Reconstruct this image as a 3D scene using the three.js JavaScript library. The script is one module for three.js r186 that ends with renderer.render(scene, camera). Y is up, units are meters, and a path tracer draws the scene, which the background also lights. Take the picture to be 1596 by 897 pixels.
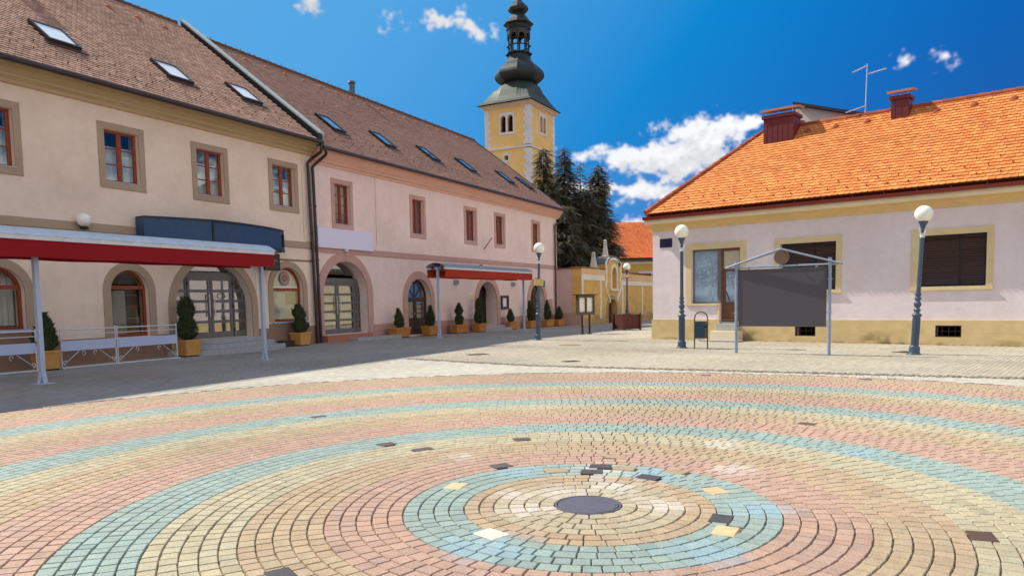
import * as THREE from 'three';
import { mergeGeometries } from 'three/addons/utils/BufferGeometryUtils.js';

// ───────────────────────── camera, sky, sun, exposure ─────────────────────────
const scene = new THREE.Scene();
const camera = new THREE.PerspectiveCamera(51.6, 1024 / 575, 0.1, 3000);
camera.position.set(0, 1.65, 0);
camera.rotation.order = 'YXZ';
camera.rotation.set(-0.0756, 0, -0.0188);
camera.setViewOffset(1971.6, 1107.15, 187.8, 0, 1596, 897);          // lens shifted: the horizon sits low in the frame
camera.updateProjectionMatrix();
camera.updateMatrixWorld(true);

const EXPOSURE = 1.6;
const SUN_AZ = -62, SUN_EL = 47;                                       // degrees; azimuth 0 = straight ahead, + = right
const rad = (d) => d * Math.PI / 180;
const dirOf = (az, el) => new THREE.Vector3(Math.sin(rad(az)) * Math.cos(rad(el)), Math.sin(rad(el)), -Math.cos(rad(az)) * Math.cos(rad(el)));
const sunDir = dirOf(SUN_AZ, SUN_EL);

// seeded random numbers and noise
function rng(seed) { let a = seed >>> 0; return () => { a = (a + 0x6D2B79F5) | 0; let t = Math.imul(a ^ (a >>> 15), 1 | a); t = (t + Math.imul(t ^ (t >>> 7), 61 | t)) ^ t; return ((t ^ (t >>> 14)) >>> 0) / 4294967296; }; }
function hash3(x, y, z) { let h = (Math.imul(x, 374761393) + Math.imul(y, 668265263) + Math.imul(z, 1274126177)) | 0; h = Math.imul(h ^ (h >>> 13), 1274126177); h ^= h >>> 16; return (h >>> 0) / 4294967296; }
const sm = (t) => t * t * (3 - 2 * t);
function vnoise(x, y, z = 0, px = 1 << 20, py = 1 << 20) {
  const xi = Math.floor(x), yi = Math.floor(y), zi = Math.floor(z), u = sm(x - xi), v = sm(y - yi), w = sm(z - zi);
  const m = (a, b) => ((a % b) + b) % b, x0 = m(xi, px), x1 = m(xi + 1, px), y0 = m(yi, py), y1 = m(yi + 1, py);
  const l = (a, b, t) => a + (b - a) * t;
  return l(l(l(hash3(x0, y0, zi), hash3(x1, y0, zi), u), l(hash3(x0, y1, zi), hash3(x1, y1, zi), u), v),
    l(l(hash3(x0, y0, zi + 1), hash3(x1, y0, zi + 1), u), l(hash3(x0, y1, zi + 1), hash3(x1, y1, zi + 1), u), v), w);
}
function fbm(x, y, z, oct, per = 0) { let s = 0, a = 0.5, f = 1, n = 0; for (let i = 0; i < oct; i++) { s += a * vnoise(x * f, y * f, z * f + i * 17.3, per ? per * f : 1 << 20, per ? per * f : 1 << 20); n += a; a *= 0.5; f *= 2; } return s / n; }
const clamp = (v, a = 0, b = 1) => Math.min(b, Math.max(a, v));
const step = (a, b, v) => sm(clamp((v - a) / (b - a)));
const mix = (a, b, t) => a + (b - a) * t;

// sky: deep blue air, paler towards the horizon and towards the sun, with fair-weather cumulus
// [azimuth, elevation, radius across, radius up, strength]
const CLOUDS = [
  [5.6, 10.6, 1.3, 0.8, 0.62], [7.0, 11.2, 1.3, 0.6, 0.68], [8.4, 10.6, 1.5, 0.6, 0.72], [9.8, 10.5, 1.5, 0.8, 0.9], [12.2, 10.5, 1.9, 1.4, 1.1], [14.2, 11.2, 1.8, 1.3, 1.1], [16.4, 11.8, 1.9, 0.95, 1.0], [18.2, 12.5, 1.2, 0.5, 0.82],
  [13.4, 9.3, 2.0, 0.6, 0.85], [16.0, 10.2, 1.8, 0.8, 0.8], [11.0, 9.6, 1.2, 0.4, 0.7],
  [7.4, 8.3, 1.6, 0.6, 0.85], [9.6, 8.0, 1.9, 0.9, 1.05], [11.6, 8.0, 1.6, 0.65, 0.98], [13.0, 7.6, 0.9, 0.3, 0.62], [4.8, 8.4, 1.6, 0.7, 0.75],
  [10.2, 5.0, 1.8, 0.9, 1.0], [13, 4.6, 3, 1.0, 1.0], [7.6, 3.6, 2.5, 0.9, 0.9],
  [-8.7, 20.0, 0.75, 0.8, 0.52], [-8.0, 20.5, 0.6, 0.6, 0.5], [-5.7, 20.1, 0.8, 0.55, 0.6], [-4.6, 20.1, 0.9, 0.6, 0.45], [-3.2, 19.95, 0.95, 0.75, 0.78], [-2.3, 19.6, 0.8, 0.5, 0.72], [-1.7, 18.9, 0.5, 0.6, 0.55], [-0.7, 19.5, 0.4, 0.6, 0.66], [-3.1, 20.9, 0.5, 0.5, 0.5],
  [-14.6, 21.0, 0.8, 0.7, 0.62], [-14.2, 20.5, 0.5, 0.4, 0.5], [27.5, 15.2, 0.6, 0.5, 0.44], [30.3, 14.8, 1.0, 0.6, 0.52], [31.1, 14.5, 0.7, 0.3, 0.45],
];
{ // unseen clouds, added to fill the shade: horizon banks, loose cumulus higher up
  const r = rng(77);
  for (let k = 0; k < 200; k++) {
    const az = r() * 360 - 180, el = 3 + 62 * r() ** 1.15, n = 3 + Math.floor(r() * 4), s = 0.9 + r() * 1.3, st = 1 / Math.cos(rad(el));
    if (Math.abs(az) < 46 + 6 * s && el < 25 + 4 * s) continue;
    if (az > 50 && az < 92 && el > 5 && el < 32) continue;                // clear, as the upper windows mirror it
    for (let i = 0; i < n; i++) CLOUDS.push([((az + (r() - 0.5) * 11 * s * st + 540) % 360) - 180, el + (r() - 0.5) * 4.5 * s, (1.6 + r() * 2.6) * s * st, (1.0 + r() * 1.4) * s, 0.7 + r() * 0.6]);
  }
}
function buildSky() {
  const W = 4096, H = 2048, data = new Float32Array(W * H * 4), dens = new Float32Array(W * H);
  const cell = new Map();
  for (const c of CLOUDS) for (let a = Math.floor((c[0] - c[2] * 2.4) / 4); a <= Math.floor((c[0] + c[2] * 2.4) / 4); a++) { const k = ((a % 90) + 90) % 90; if (!cell.has(k)) cell.set(k, []); cell.get(k).push(c); }
  for (let j = 0; j < H; j++) {
    const el = ((j + 0.5) / H - 0.5) * 180; if (el < 0 || el > 80) continue;
    for (let i = 0; i < W; i++) {
      const u = ((i + 0.5) / W - 0.5) * 2 * Math.PI, az = Math.atan2(Math.cos(u), -Math.sin(u)) * 180 / Math.PI;
      const list = cell.get(((Math.floor(az / 4) % 90) + 90) % 90); if (!list) continue;
      const wx = (fbm(az * 0.55, el * 0.8, 3, 3) - 0.5) * 2.2, wy = (fbm(az * 0.55, el * 0.8, 9, 3) - 0.5) * 1.5;
      let d = 0;
      for (const c of list) { let da = az - c[0]; if (da > 180) da -= 360; if (da < -180) da += 360; const sc = Math.min(1, c[2] / 1.6); const q = ((da + wx * sc) / c[2]) ** 2 + ((el - c[1] + wy * sc) / c[3]) ** 2; if (q < 5) d += c[4] * Math.exp(-q * 1.1); }
      if (d < 0.03) continue;
      const n = fbm(az * 1.1, el * 1.5, 21, 6) * 0.62 + fbm(az * 3.6, el * 4.6, 33, 4) * 0.38;
      dens[j * W + i] = Math.max(0, Math.min(1.08, d) * 0.9 + (n - 0.5) * 2.1 - 0.25);
    }
  }
  const at = (i, j) => dens[clamp(Math.round(j), 0, H - 1) * W + (((Math.round(i) % W) + W) % W)];
  for (let j = 0; j < H; j++) {
    const el = ((j + 0.5) / H - 0.5) * 180, e = Math.max(0, el);
    for (let i = 0; i < W; i++) {
      const u = ((i + 0.5) / W - 0.5) * 2 * Math.PI, az = Math.atan2(Math.cos(u), -Math.sin(u)) * 180 / Math.PI, o = (j * W + i) * 4;
      const cs = Math.cos(rad(e)) * Math.cos(rad(SUN_EL)) * Math.cos(rad(az - SUN_AZ)) + Math.sin(rad(e)) * Math.sin(rad(SUN_EL));
      const ang = Math.acos(clamp(cs, -1, 1)) * 180 / Math.PI;
      const glow = Math.exp(-ang / 11), hz = Math.exp(-e / 6), w = step(89, 45, ang);
      let r = 0.0005 + 0.05 * Math.max(0, w * 2 - 1) + 0.4 * glow + 0.05 * hz, g = 0.062 + 0.168 * w + 0.5 * glow + 0.08 * hz, b = 0.24 + 0.24 * w ** 0.6 + 0.5 * glow + 0.07 * hz;
      const d = dens[j * W + i];
      if (d > 0) {
        const a = step(-0.05, 0.6, d);
        const lit = clamp(0.5 + (d - at(i, j + 9)) * 0.55 + (d - at(i, j + 22)) * 0.3, 0, 1);          // thinner above = a lit top
        const thick = step(0.2, 0.95, d);
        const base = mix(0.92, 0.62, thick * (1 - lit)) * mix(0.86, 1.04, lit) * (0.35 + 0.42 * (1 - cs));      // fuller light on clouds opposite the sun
        r = mix(r, base * 0.98, a); g = mix(g, base * 0.99, a); b = mix(b, base * 1.03, a);
      }
      data[o] = r; data[o + 1] = g; data[o + 2] = b; data[o + 3] = 1;
    }
  }
  const t = new THREE.DataTexture(data, W, H, THREE.RGBAFormat, THREE.FloatType);
  t.mapping = THREE.EquirectangularReflectionMapping; t.magFilter = THREE.LinearFilter; t.minFilter = THREE.LinearFilter; t.needsUpdate = true;
  return t;
}
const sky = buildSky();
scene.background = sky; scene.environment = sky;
const sun = new THREE.DirectionalLight(new THREE.Color().setRGB(1, 0.93, 0.8), 3.75);
sun.position.copy(sunDir).multiplyScalar(120).add(new THREE.Vector3(2, 0, -24));
sun.target.position.set(2, 0, -24);
sun.castShadow = true; sun.shadow.mapSize.set(4096, 4096);
Object.assign(sun.shadow.camera, { left: -60, right: 60, top: 90, bottom: -60, near: 1, far: 320 });
scene.add(sun, sun.target);

// ───────────────────────── helpers ─────────────────────────
const taken = new Map();
function numbered(name) { const n = taken.get(name) || 0; taken.set(name, n + 1); return n ? `${name}_${String(n).padStart(3, '0')}` : name; }
function tag(o, label, category, group) { o.userData.label = label; o.userData.category = category; if (group) o.userData.group = group; return o; }
function thing(name, label, category, pos = [0, 0, 0], turn = 0, group) {
  const o = new THREE.Group(); o.name = numbered(name); o.position.set(...pos); o.rotation.y = turn; scene.add(o); return tag(o, label, category, group);
}
function copyThing(src, label, pos, turn, group) {
  const c = src.clone(); c.name = numbered(src.name.replace(/_\d{3}$/, '')); c.userData = { ...src.userData, label }; if (group) c.userData.group = group;
  c.position.set(...pos); if (turn !== undefined) c.rotation.y = turn; scene.add(c); return c;
}
const _v = new THREE.Vector3(), _q = new THREE.Quaternion(), UP = new THREE.Vector3(0, 1, 0);
function prep(g) { if (g.index) g = g.toNonIndexed(); for (const k of Object.keys(g.attributes)) if (!['position', 'normal', 'uv', 'color'].includes(k)) g.deleteAttribute(k); return g; }
function planarUV(g, keep) {                                            // uv in metres, by the side each face looks to
  const p = g.attributes.position, n = p.count, uv = new Float32Array(n * 2), a = new THREE.Vector3(), b = new THREE.Vector3(), c = new THREE.Vector3();
  for (let i = 0; i < n; i += 3) {
    a.fromBufferAttribute(p, i); b.fromBufferAttribute(p, i + 1); c.fromBufferAttribute(p, i + 2);
    b.sub(a); c.sub(a); b.cross(c); const x = Math.abs(b.x), y = Math.abs(b.y), z = Math.abs(b.z);
    for (let k = 0; k < 3; k++) { const X = p.getX(i + k), Y = p.getY(i + k), Z = p.getZ(i + k);
      const [u, v] = y >= x && y >= z ? [X, Z] : z >= x ? [X, Y] : [Z, Y]; uv[(i + k) * 2] = u; uv[(i + k) * 2 + 1] = v; }
  }
  g.setAttribute('uv', new THREE.BufferAttribute(uv, 2)); return g;
}
class MB {                                                              // collects shapes and joins them into ONE mesh
  constructor() { this.g = []; }
  add(g) { this.g.push(prep(g)); return this; }
  box(x0, x1, y0, y1, z0, z1) { const g = new THREE.BoxGeometry(Math.abs(x1 - x0), Math.abs(y1 - y0), Math.abs(z1 - z0)); g.translate((x0 + x1) / 2, (y0 + y1) / 2, (z0 + z1) / 2); return this.add(g); }
  cyl(p, q, r0, r1 = r0, seg = 12, open = false) { const a = new THREE.Vector3(...p), b = new THREE.Vector3(...q), d = b.clone().sub(a); const g = new THREE.CylinderGeometry(r1, r0, d.length(), seg, 1, open); g.applyQuaternion(_q.setFromUnitVectors(UP, d.clone().normalize())); g.translate((a.x + b.x) / 2, (a.y + b.y) / 2, (a.z + b.z) / 2); return this.add(g); }
  bar(p, q, w, h = w) { const a = new THREE.Vector3(...p), b = new THREE.Vector3(...q), d = b.clone().sub(a); const g = new THREE.BoxGeometry(w, d.length(), h); g.applyQuaternion(_q.setFromUnitVectors(UP, d.clone().normalize())); g.translate((a.x + b.x) / 2, (a.y + b.y) / 2, (a.z + b.z) / 2); return this.add(g); }
  tube(pts, r, seg = 8, n = 0, closed = false) { const c = new THREE.CatmullRomCurve3(pts.map((p) => new THREE.Vector3(...p)), closed, 'catmullrom', 0.25); return this.add(new THREE.TubeGeometry(c, n || pts.length * 5, r, seg, closed)); }
  ball(x, y, z, r, w = 20, h = 14) { const g = new THREE.SphereGeometry(r, w, h); g.translate(x, y, z); return this.add(g); }
  lathe(prof, x, y, z, seg = 20, phi = 0) { const g = new THREE.LatheGeometry(prof.map(([r, h]) => new THREE.Vector2(Math.max(r, 1e-4), h)), seg, phi); g.translate(x, y, z); return this.add(g); }
  ext(shape, z0, z1, bev = 0, curve = 14) { const g = new THREE.ExtrudeGeometry(shape, { depth: z1 - z0 - bev * (bev ? 1 : 0), bevelEnabled: bev > 0, bevelSize: bev, bevelThickness: bev, bevelOffset: -bev, bevelSegments: 1, curveSegments: curve }); g.translate(0, 0, z0); return this.add(g); }
  prof(pts, s0, s1) { const sh = new THREE.Shape(pts.map(([o, y]) => new THREE.Vector2(-o, y))); const g = new THREE.ExtrudeGeometry(sh, { depth: s1 - s0, bevelEnabled: false }); g.rotateY(Math.PI / 2); g.translate(s0, 0, 0); return this.add(g); }   // [offset from wall, height] drawn along the wall
  move(x, y, z, ry = 0) { for (const g of this.g) { if (ry) g.rotateY(ry); g.translate(x, y, z); } return this; }
  geo(uv = true) { const g = this.g.length > 1 ? mergeGeometries(this.g, false) : this.g[0]; if (uv) planarUV(g); return g; }
  build(name, mat, parent, o = {}) { return mesh(name, this.geo(!o.keepUV), mat, parent, o); }
}
const nextIn = new WeakMap();
function mesh(name, geo, mat, parent = scene, o = {}) {
  const m = new THREE.Mesh(geo, mat); m.castShadow = m.receiveShadow = true;
  if (parent === scene) m.name = numbered(name); else { let t = nextIn.get(parent); if (!t) nextIn.set(parent, t = {}); const n = t[name] || 0; t[name] = n + 1; m.name = n ? `${name}_${String(n).padStart(3, '0')}` : name; }
  if (o.label) m.userData.label = o.label; if (o.kind) m.userData.kind = o.kind; if (o.category) m.userData.category = o.category; if (o.group) m.userData.group = o.group;
  parent.add(m); return m;
}
function instanced(name, geo, mat, parent, mats, cols, kind = 'stuff', label) {
  const m = new THREE.InstancedMesh(geo, mat, mats.length); mats.forEach((x, i) => m.setMatrixAt(i, x)); if (cols) cols.forEach((c, i) => m.setColorAt(i, c));
  m.castShadow = m.receiveShadow = true; m.name = parent === scene ? numbered(name) : name; m.userData.kind = kind; if (label) m.userData.label = label; parent.add(m); return m;
}
// textures
function tex(w, h, f, srgb, rep = 1, repY = rep) {
  const d = new Uint8Array(w * h * 4);
  for (let j = 0; j < h; j++) for (let i = 0; i < w; i++) { const c = f(i / w, j / h), o = (j * w + i) * 4; if (typeof c === 'number') d[o] = d[o + 1] = d[o + 2] = clamp(c) * 255; else { d[o] = clamp(c[0]) * 255; d[o + 1] = clamp(c[1]) * 255; d[o + 2] = clamp(c[2]) * 255; } d[o + 3] = 255; }
  const t = new THREE.DataTexture(d, w, h); t.wrapS = t.wrapT = THREE.RepeatWrapping; t.magFilter = THREE.LinearFilter; t.minFilter = THREE.LinearMipmapLinearFilter; t.generateMipmaps = true; if (srgb) t.colorSpace = THREE.SRGBColorSpace; t.repeat.set(rep, repY); t.needsUpdate = true; return t;
}
const T = {
  plaster: tex(512, 512, (u, v) => { const a = fbm(u * 4, v * 4, 1, 4, 4), b = fbm(u * 32, v * 32, 5, 3, 32), s = fbm(u * 12, v * 3, 8, 3, 12); const k = 0.94 + (a - 0.5) * 0.08 + (b - 0.5) * 0.05 + (s - 0.5) * 0.035; return [k, k * (0.995 + (a - 0.5) * 0.02), k * (0.985 + (a - 0.5) * 0.05)]; }, true, 1 / 5),
  plasterBump: tex(256, 256, (u, v) => fbm(u * 32, v * 32, 2, 4, 32), false, 1 / 0.9),
  grain: tex(256, 256, (u, v) => { const a = fbm(u * 6, v * 6, 1, 3, 6), b = fbm(u * 48, v * 48, 6, 2, 48); const k = 0.92 + (a - 0.5) * 0.1 + (b - 0.5) * 0.14; return [k, k, k]; }, true, 1 / 0.55),
  grainBump: tex(256, 256, (u, v) => fbm(u * 40, v * 40, 2, 3, 40), false, 1 / 0.5),
  metal: tex(256, 256, (u, v) => { const a = fbm(u * 6, v * 6, 1, 4, 6), b = fbm(u * 24, v * 24, 4, 3, 24); const k = 0.93 + (a - 0.5) * 0.1 + (b - 0.5) * 0.08; return [k, k, k]; }, true, 1 / 0.8),
  rough: tex(256, 256, (u, v) => 0.75 + (fbm(u * 8, v * 8, 3, 4, 8) - 0.5) * 0.6, false, 1 / 0.7),
  wood: tex(128, 256, (u, v) => { const g = fbm(u * 24, v * 3, 3, 3, 3 * 8), k = 0.78 + (g - 0.5) * 0.5; return [k, k * 0.97, k * 0.93]; }, true, 1 / 0.3),
  copper: tex(256, 256, (u, v) => { const a = fbm(u * 4, v * 8, 1, 5, 4), g = step(0.42, 0.68, a); return [mix(0.66, 0.62, g), mix(0.65, 0.74, g), mix(0.66, 0.70, g)]; }, true, 1 / 4),
};
const C = (hex) => new THREE.Color(hex);
const std = (c, o = {}) => new THREE.MeshStandardMaterial({ color: C(c), roughness: 0.85, ...o });
const plaster = (c, o = {}) => std(c, { map: T.plaster, bumpMap: T.plasterBump, bumpScale: 0.004, roughness: 0.95, ...o });
const painted = (c, o = {}) => std(c, { map: T.metal, roughnessMap: T.rough, roughness: 0.62, ...o });
const wood = (c, o = {}) => std(c, { map: T.wood, roughness: 0.55, ...o });
const M = {
  wallA: plaster(0xfae2cd), wallB: plaster(0xfbdfd5), trimA: plaster(0xb8a088), trimB: plaster(0xd0a498), plinthA: plaster(0x9e7c66), plinthB: plaster(0xcaa096), corniceA: plaster(0xcab088), corniceB: plaster(0xeebca6),
  wallR: plaster(0xefe3ea), trimR: plaster(0xe6d2a4), friezeR: plaster(0xeecb90), corniceR: plaster(0xf4e6c8),
  brownMetal: painted(0x3b2a26, { roughness: 0.45 }), redMetal: painted(0x8e2c24, { roughness: 0.5 }), redChimney: painted(0x6e1f1c, { roughness: 0.6 }),
  redWood: wood(0xba5226), redWoodB: wood(0xb8461f), white: painted(0xdfe3ea), whiteBlue: painted(0xb9c6dd, { roughness: 0.5 }), panelWhite: std(0xe2dcee, { roughness: 0.7 }),
  greyDoor: painted(0x6e6a6c, { roughness: 0.5 }), brownDoor: wood(0x5e463a, { roughness: 0.7 }), steel: std(0xc9c2b4, { metalness: 0.85, roughness: 0.32 }),
  glass: new THREE.MeshPhysicalMaterial({ color: C(0xf0f6f4), roughness: 0.02, transmission: 1, thickness: 0, ior: 1.75 }),
  doorGlass: new THREE.MeshPhysicalMaterial({ color: C(0xe6ece8), roughness: 0.03, transmission: 1, thickness: 0, ior: 2.3 }),
  glassB: new THREE.MeshPhysicalMaterial({ color: C(0xf0f0ea), roughness: 0.02, transmission: 1, thickness: 0, ior: 1.45, side: THREE.DoubleSide }),
  curtain: std(0xe9e9ec, { roughness: 1, side: THREE.DoubleSide }), curtainB: std(0xc2a474, { roughness: 1, side: THREE.DoubleSide }),
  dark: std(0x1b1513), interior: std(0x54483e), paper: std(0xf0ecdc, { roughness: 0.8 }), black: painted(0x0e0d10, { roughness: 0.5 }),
  navy: painted(0x20486f, { roughness: 0.6 }), navyDark: painted(0x1b2430), lampBlue: painted(0x44576c, { roughness: 0.42 }), lampWhite: new THREE.MeshPhysicalMaterial({ color: C(0xf6f2e6), roughness: 0.25, clearcoat: 0.5, clearcoatRoughness: 0.15 }),
  postBlue: painted(0x93a5bb, { roughness: 0.4 }), billboard: std(0x504d55, { roughness: 0.8 }), redCloth: std(0x8e0a14, { roughness: 0.9 }), redClothB: std(0xb02c1c, { roughness: 0.9 }),
  hood: std(0xd6dde6, { metalness: 0.25, roughness: 0.4, map: T.metal }), planter: std(0xd9a156, { map: T.grain, bumpMap: T.grainBump, bumpScale: 0.006, roughness: 0.9 }), planterB: std(0xcf8a44, { map: T.grain, bumpMap: T.grainBump, bumpScale: 0.006, roughness: 0.9 }),
  soil: std(0x3a2c1e, { roughness: 1 }), step: std(0xb2b2b2, { map: T.grain, bumpMap: T.grainBump, bumpScale: 0.004, roughness: 0.9 }), redBrick: std(0xbe7a60, { map: T.grain, roughness: 0.95 }),
  stone: plaster(0xcfc9bd), iron: painted(0x3a2f2c), manhole: std(0x5a5968, { map: T.metal, bumpMap: T.grainBump, bumpScale: 0.004, roughness: 0.75 }),
};
M.glass.side = M.doorGlass.side = THREE.DoubleSide;

// shapes
function rect(x0, x1, y0, y1) { const s = new THREE.Shape(); s.moveTo(x0, y0); s.lineTo(x1, y0); s.lineTo(x1, y1); s.lineTo(x0, y1); s.closePath(); return s; }
function arch(cx, h, y0, spring, rise) { const s = new THREE.Shape(); s.moveTo(cx - h, y0); s.lineTo(cx + h, y0); s.lineTo(cx + h, spring); s.absellipse(cx, spring, h, rise, 0, Math.PI, false, 0); s.lineTo(cx - h, y0); return s; }
function asPath(s, n = 18) { return new THREE.Path(s.getPoints(n)); }
function ringHalf(cx, ho, ro, hi, ri, y0, spring, sign, gap) {             // half of an arched surround
  const s = new THREE.Shape(), N = 20, g = gap / 2 * sign; s.moveTo(cx + sign * hi, y0); s.lineTo(cx + sign * ho, y0);
  for (let i = 0; i <= N; i++) { const t = i / N * Math.PI / 2; s.lineTo(cx + sign * Math.max(Math.abs(g), ho * Math.cos(t)), spring + ro * Math.sin(t)); }
  for (let i = N; i >= 0; i--) { const t = i / N * Math.PI / 2; s.lineTo(cx + sign * Math.max(Math.abs(g), hi * Math.cos(t)), spring + ri * Math.sin(t)); }
  s.closePath(); return s;
}
const groundY = (z) => -0.013 * Math.max(0, -z - 31);                      // the square falls away gently beyond 31 m

// roof tiles: beaver-tail tiles laid in courses; the plane starts at [offset, height] and climbs backwards
function tileGeo(w, len, t) { const s = new THREE.Shape(), r = w / 2; s.moveTo(-r, len); s.lineTo(-r, w * 0.22); for (let i = 1; i < 6; i++) { const a = Math.PI + i / 6 * Math.PI; s.lineTo(Math.cos(a) * r, w * 0.22 + Math.sin(a) * w * 0.22); } s.lineTo(r, w * 0.22); s.lineTo(r, len); s.closePath(); const g = new THREE.ExtrudeGeometry(s, { depth: t, bevelEnabled: false }); return planarUV(prep(g)); }
function tiledSlope(parent, mat, { off, y, pitch, s0, s1, v1, w = 0.18, row = 0.16, th = 0.018, inside, color, seed, skip }) {
  const r = rng(seed), g = tileGeo(w - 0.006, row * 2.05, th), p = rad(pitch), ey = [Math.sin(p), -Math.cos(p)], ez = [Math.cos(p), Math.sin(p)], mats = [], cols = [], M4 = new THREE.Matrix4(), tilt = Math.atan((th + 0.002) / row);
  let k = 0;
  for (let v = -0.04; v < v1; v += row, k++) for (let u = s0 + (k % 2 ? w / 2 : 0); u < s1; u += w) {
    if (inside && !inside(u, v)) continue; if (skip && skip(u, v)) continue;
    const h = 2 * th + 0.004 + (r() - 0.5) * 0.006, tt = tilt + (r() - 0.5) * 0.03, ro = (r() - 0.5) * 0.03, ct = Math.cos(tt), st = Math.sin(tt);
    // tile axes: x along the wall, y up the slope (dipping into it by the tilt), z off the slope
    const Y = [ey[0] * ct - ez[0] * st, ey[1] * ct - ez[1] * st], Z = [ez[0] * ct + ey[0] * st, ez[1] * ct + ey[1] * st];
    M4.set(1, ro * 0, 0, u + (r() - 0.5) * 0.008, 0, Y[0], Z[0], y + ey[0] * v + ez[0] * h, 0, Y[1], Z[1], off + ey[1] * v + ez[1] * h, 0, 0, 0, 1);
    mats.push(M4.clone()); cols.push(color(r, u, v));
  }
  return instanced('roof_tile', g, mat, parent, mats, cols);
}

// ───────────────────────── ground and paving ─────────────────────────
const CIRC = [0.59, -5.79];
const WO = { x: -8.1, z: -30.55, az: 26.6 }, RO = { x: 5.63, z: -29.18, az: 130 };     // house fronts: a point, and the direction they run
function frameOf(o) { const a = rad(o.az); return { d: [Math.sin(a), -Math.cos(a)], n: [Math.cos(a), Math.sin(a)], turn: Math.PI / 2 - a }; }
const WF = frameOf(WO), RF = frameOf(RO);
const wPt = (s, off, y = 0) => [WO.x + WF.d[0] * s + WF.n[0] * off, y, WO.z + WF.d[1] * s + WF.n[1] * off];
const rPt = (s, off, y = 0) => [RO.x + RF.d[0] * s + RF.n[0] * off, y, RO.z + RF.d[1] * s + RF.n[1] * off];
const toW = (x, z) => [(x - WO.x) * WF.d[0] + (z - WO.z) * WF.d[1], (x - WO.x) * WF.n[0] + (z - WO.z) * WF.n[1]];
const toR = (x, z) => [(x - RO.x) * RF.d[0] + (z - RO.z) * RF.d[1], (x - RO.x) * RF.n[0] + (z - RO.z) * RF.n[1]];
const sRGB = (r, g, b) => new THREE.Color().setRGB(r / 255, g / 255, b / 255, THREE.SRGBColorSpace);
{
  const g = new THREE.PlaneGeometry(1, 1, 60, 60), p = g.attributes.position, X = [], curve = (t) => Math.sign(t) * (Math.abs(t) * 60 + 1400 * Math.abs(t) ** 6);
  for (let i = 0; i < p.count; i++) { const x = curve(p.getX(i) * 2), z = curve(p.getY(i) * 2) - 25; p.setXYZ(i, x, groundY(Math.max(z, -75)) - 0.016, z); }
  const id = g.index.array; for (let i = 0; i < id.length; i += 3) { const t = id[i]; id[i] = id[i + 1]; id[i + 1] = t; }
  g.computeVertexNormals();
  mesh('ground', planarUV(prep(g)), std(0x8f7f62, { map: T.grain, bumpMap: T.grainBump, bumpScale: 0.01, roughness: 1 }), scene, { kind: 'structure' });
}
const paving = new THREE.Group(); paving.name = 'paving'; paving.userData.kind = 'structure'; scene.add(paving);
const paveMat = new THREE.MeshStandardMaterial({ vertexColors: true, map: T.grain, bumpMap: T.grainBump, bumpScale: 0.004, roughness: 0.9 });
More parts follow.
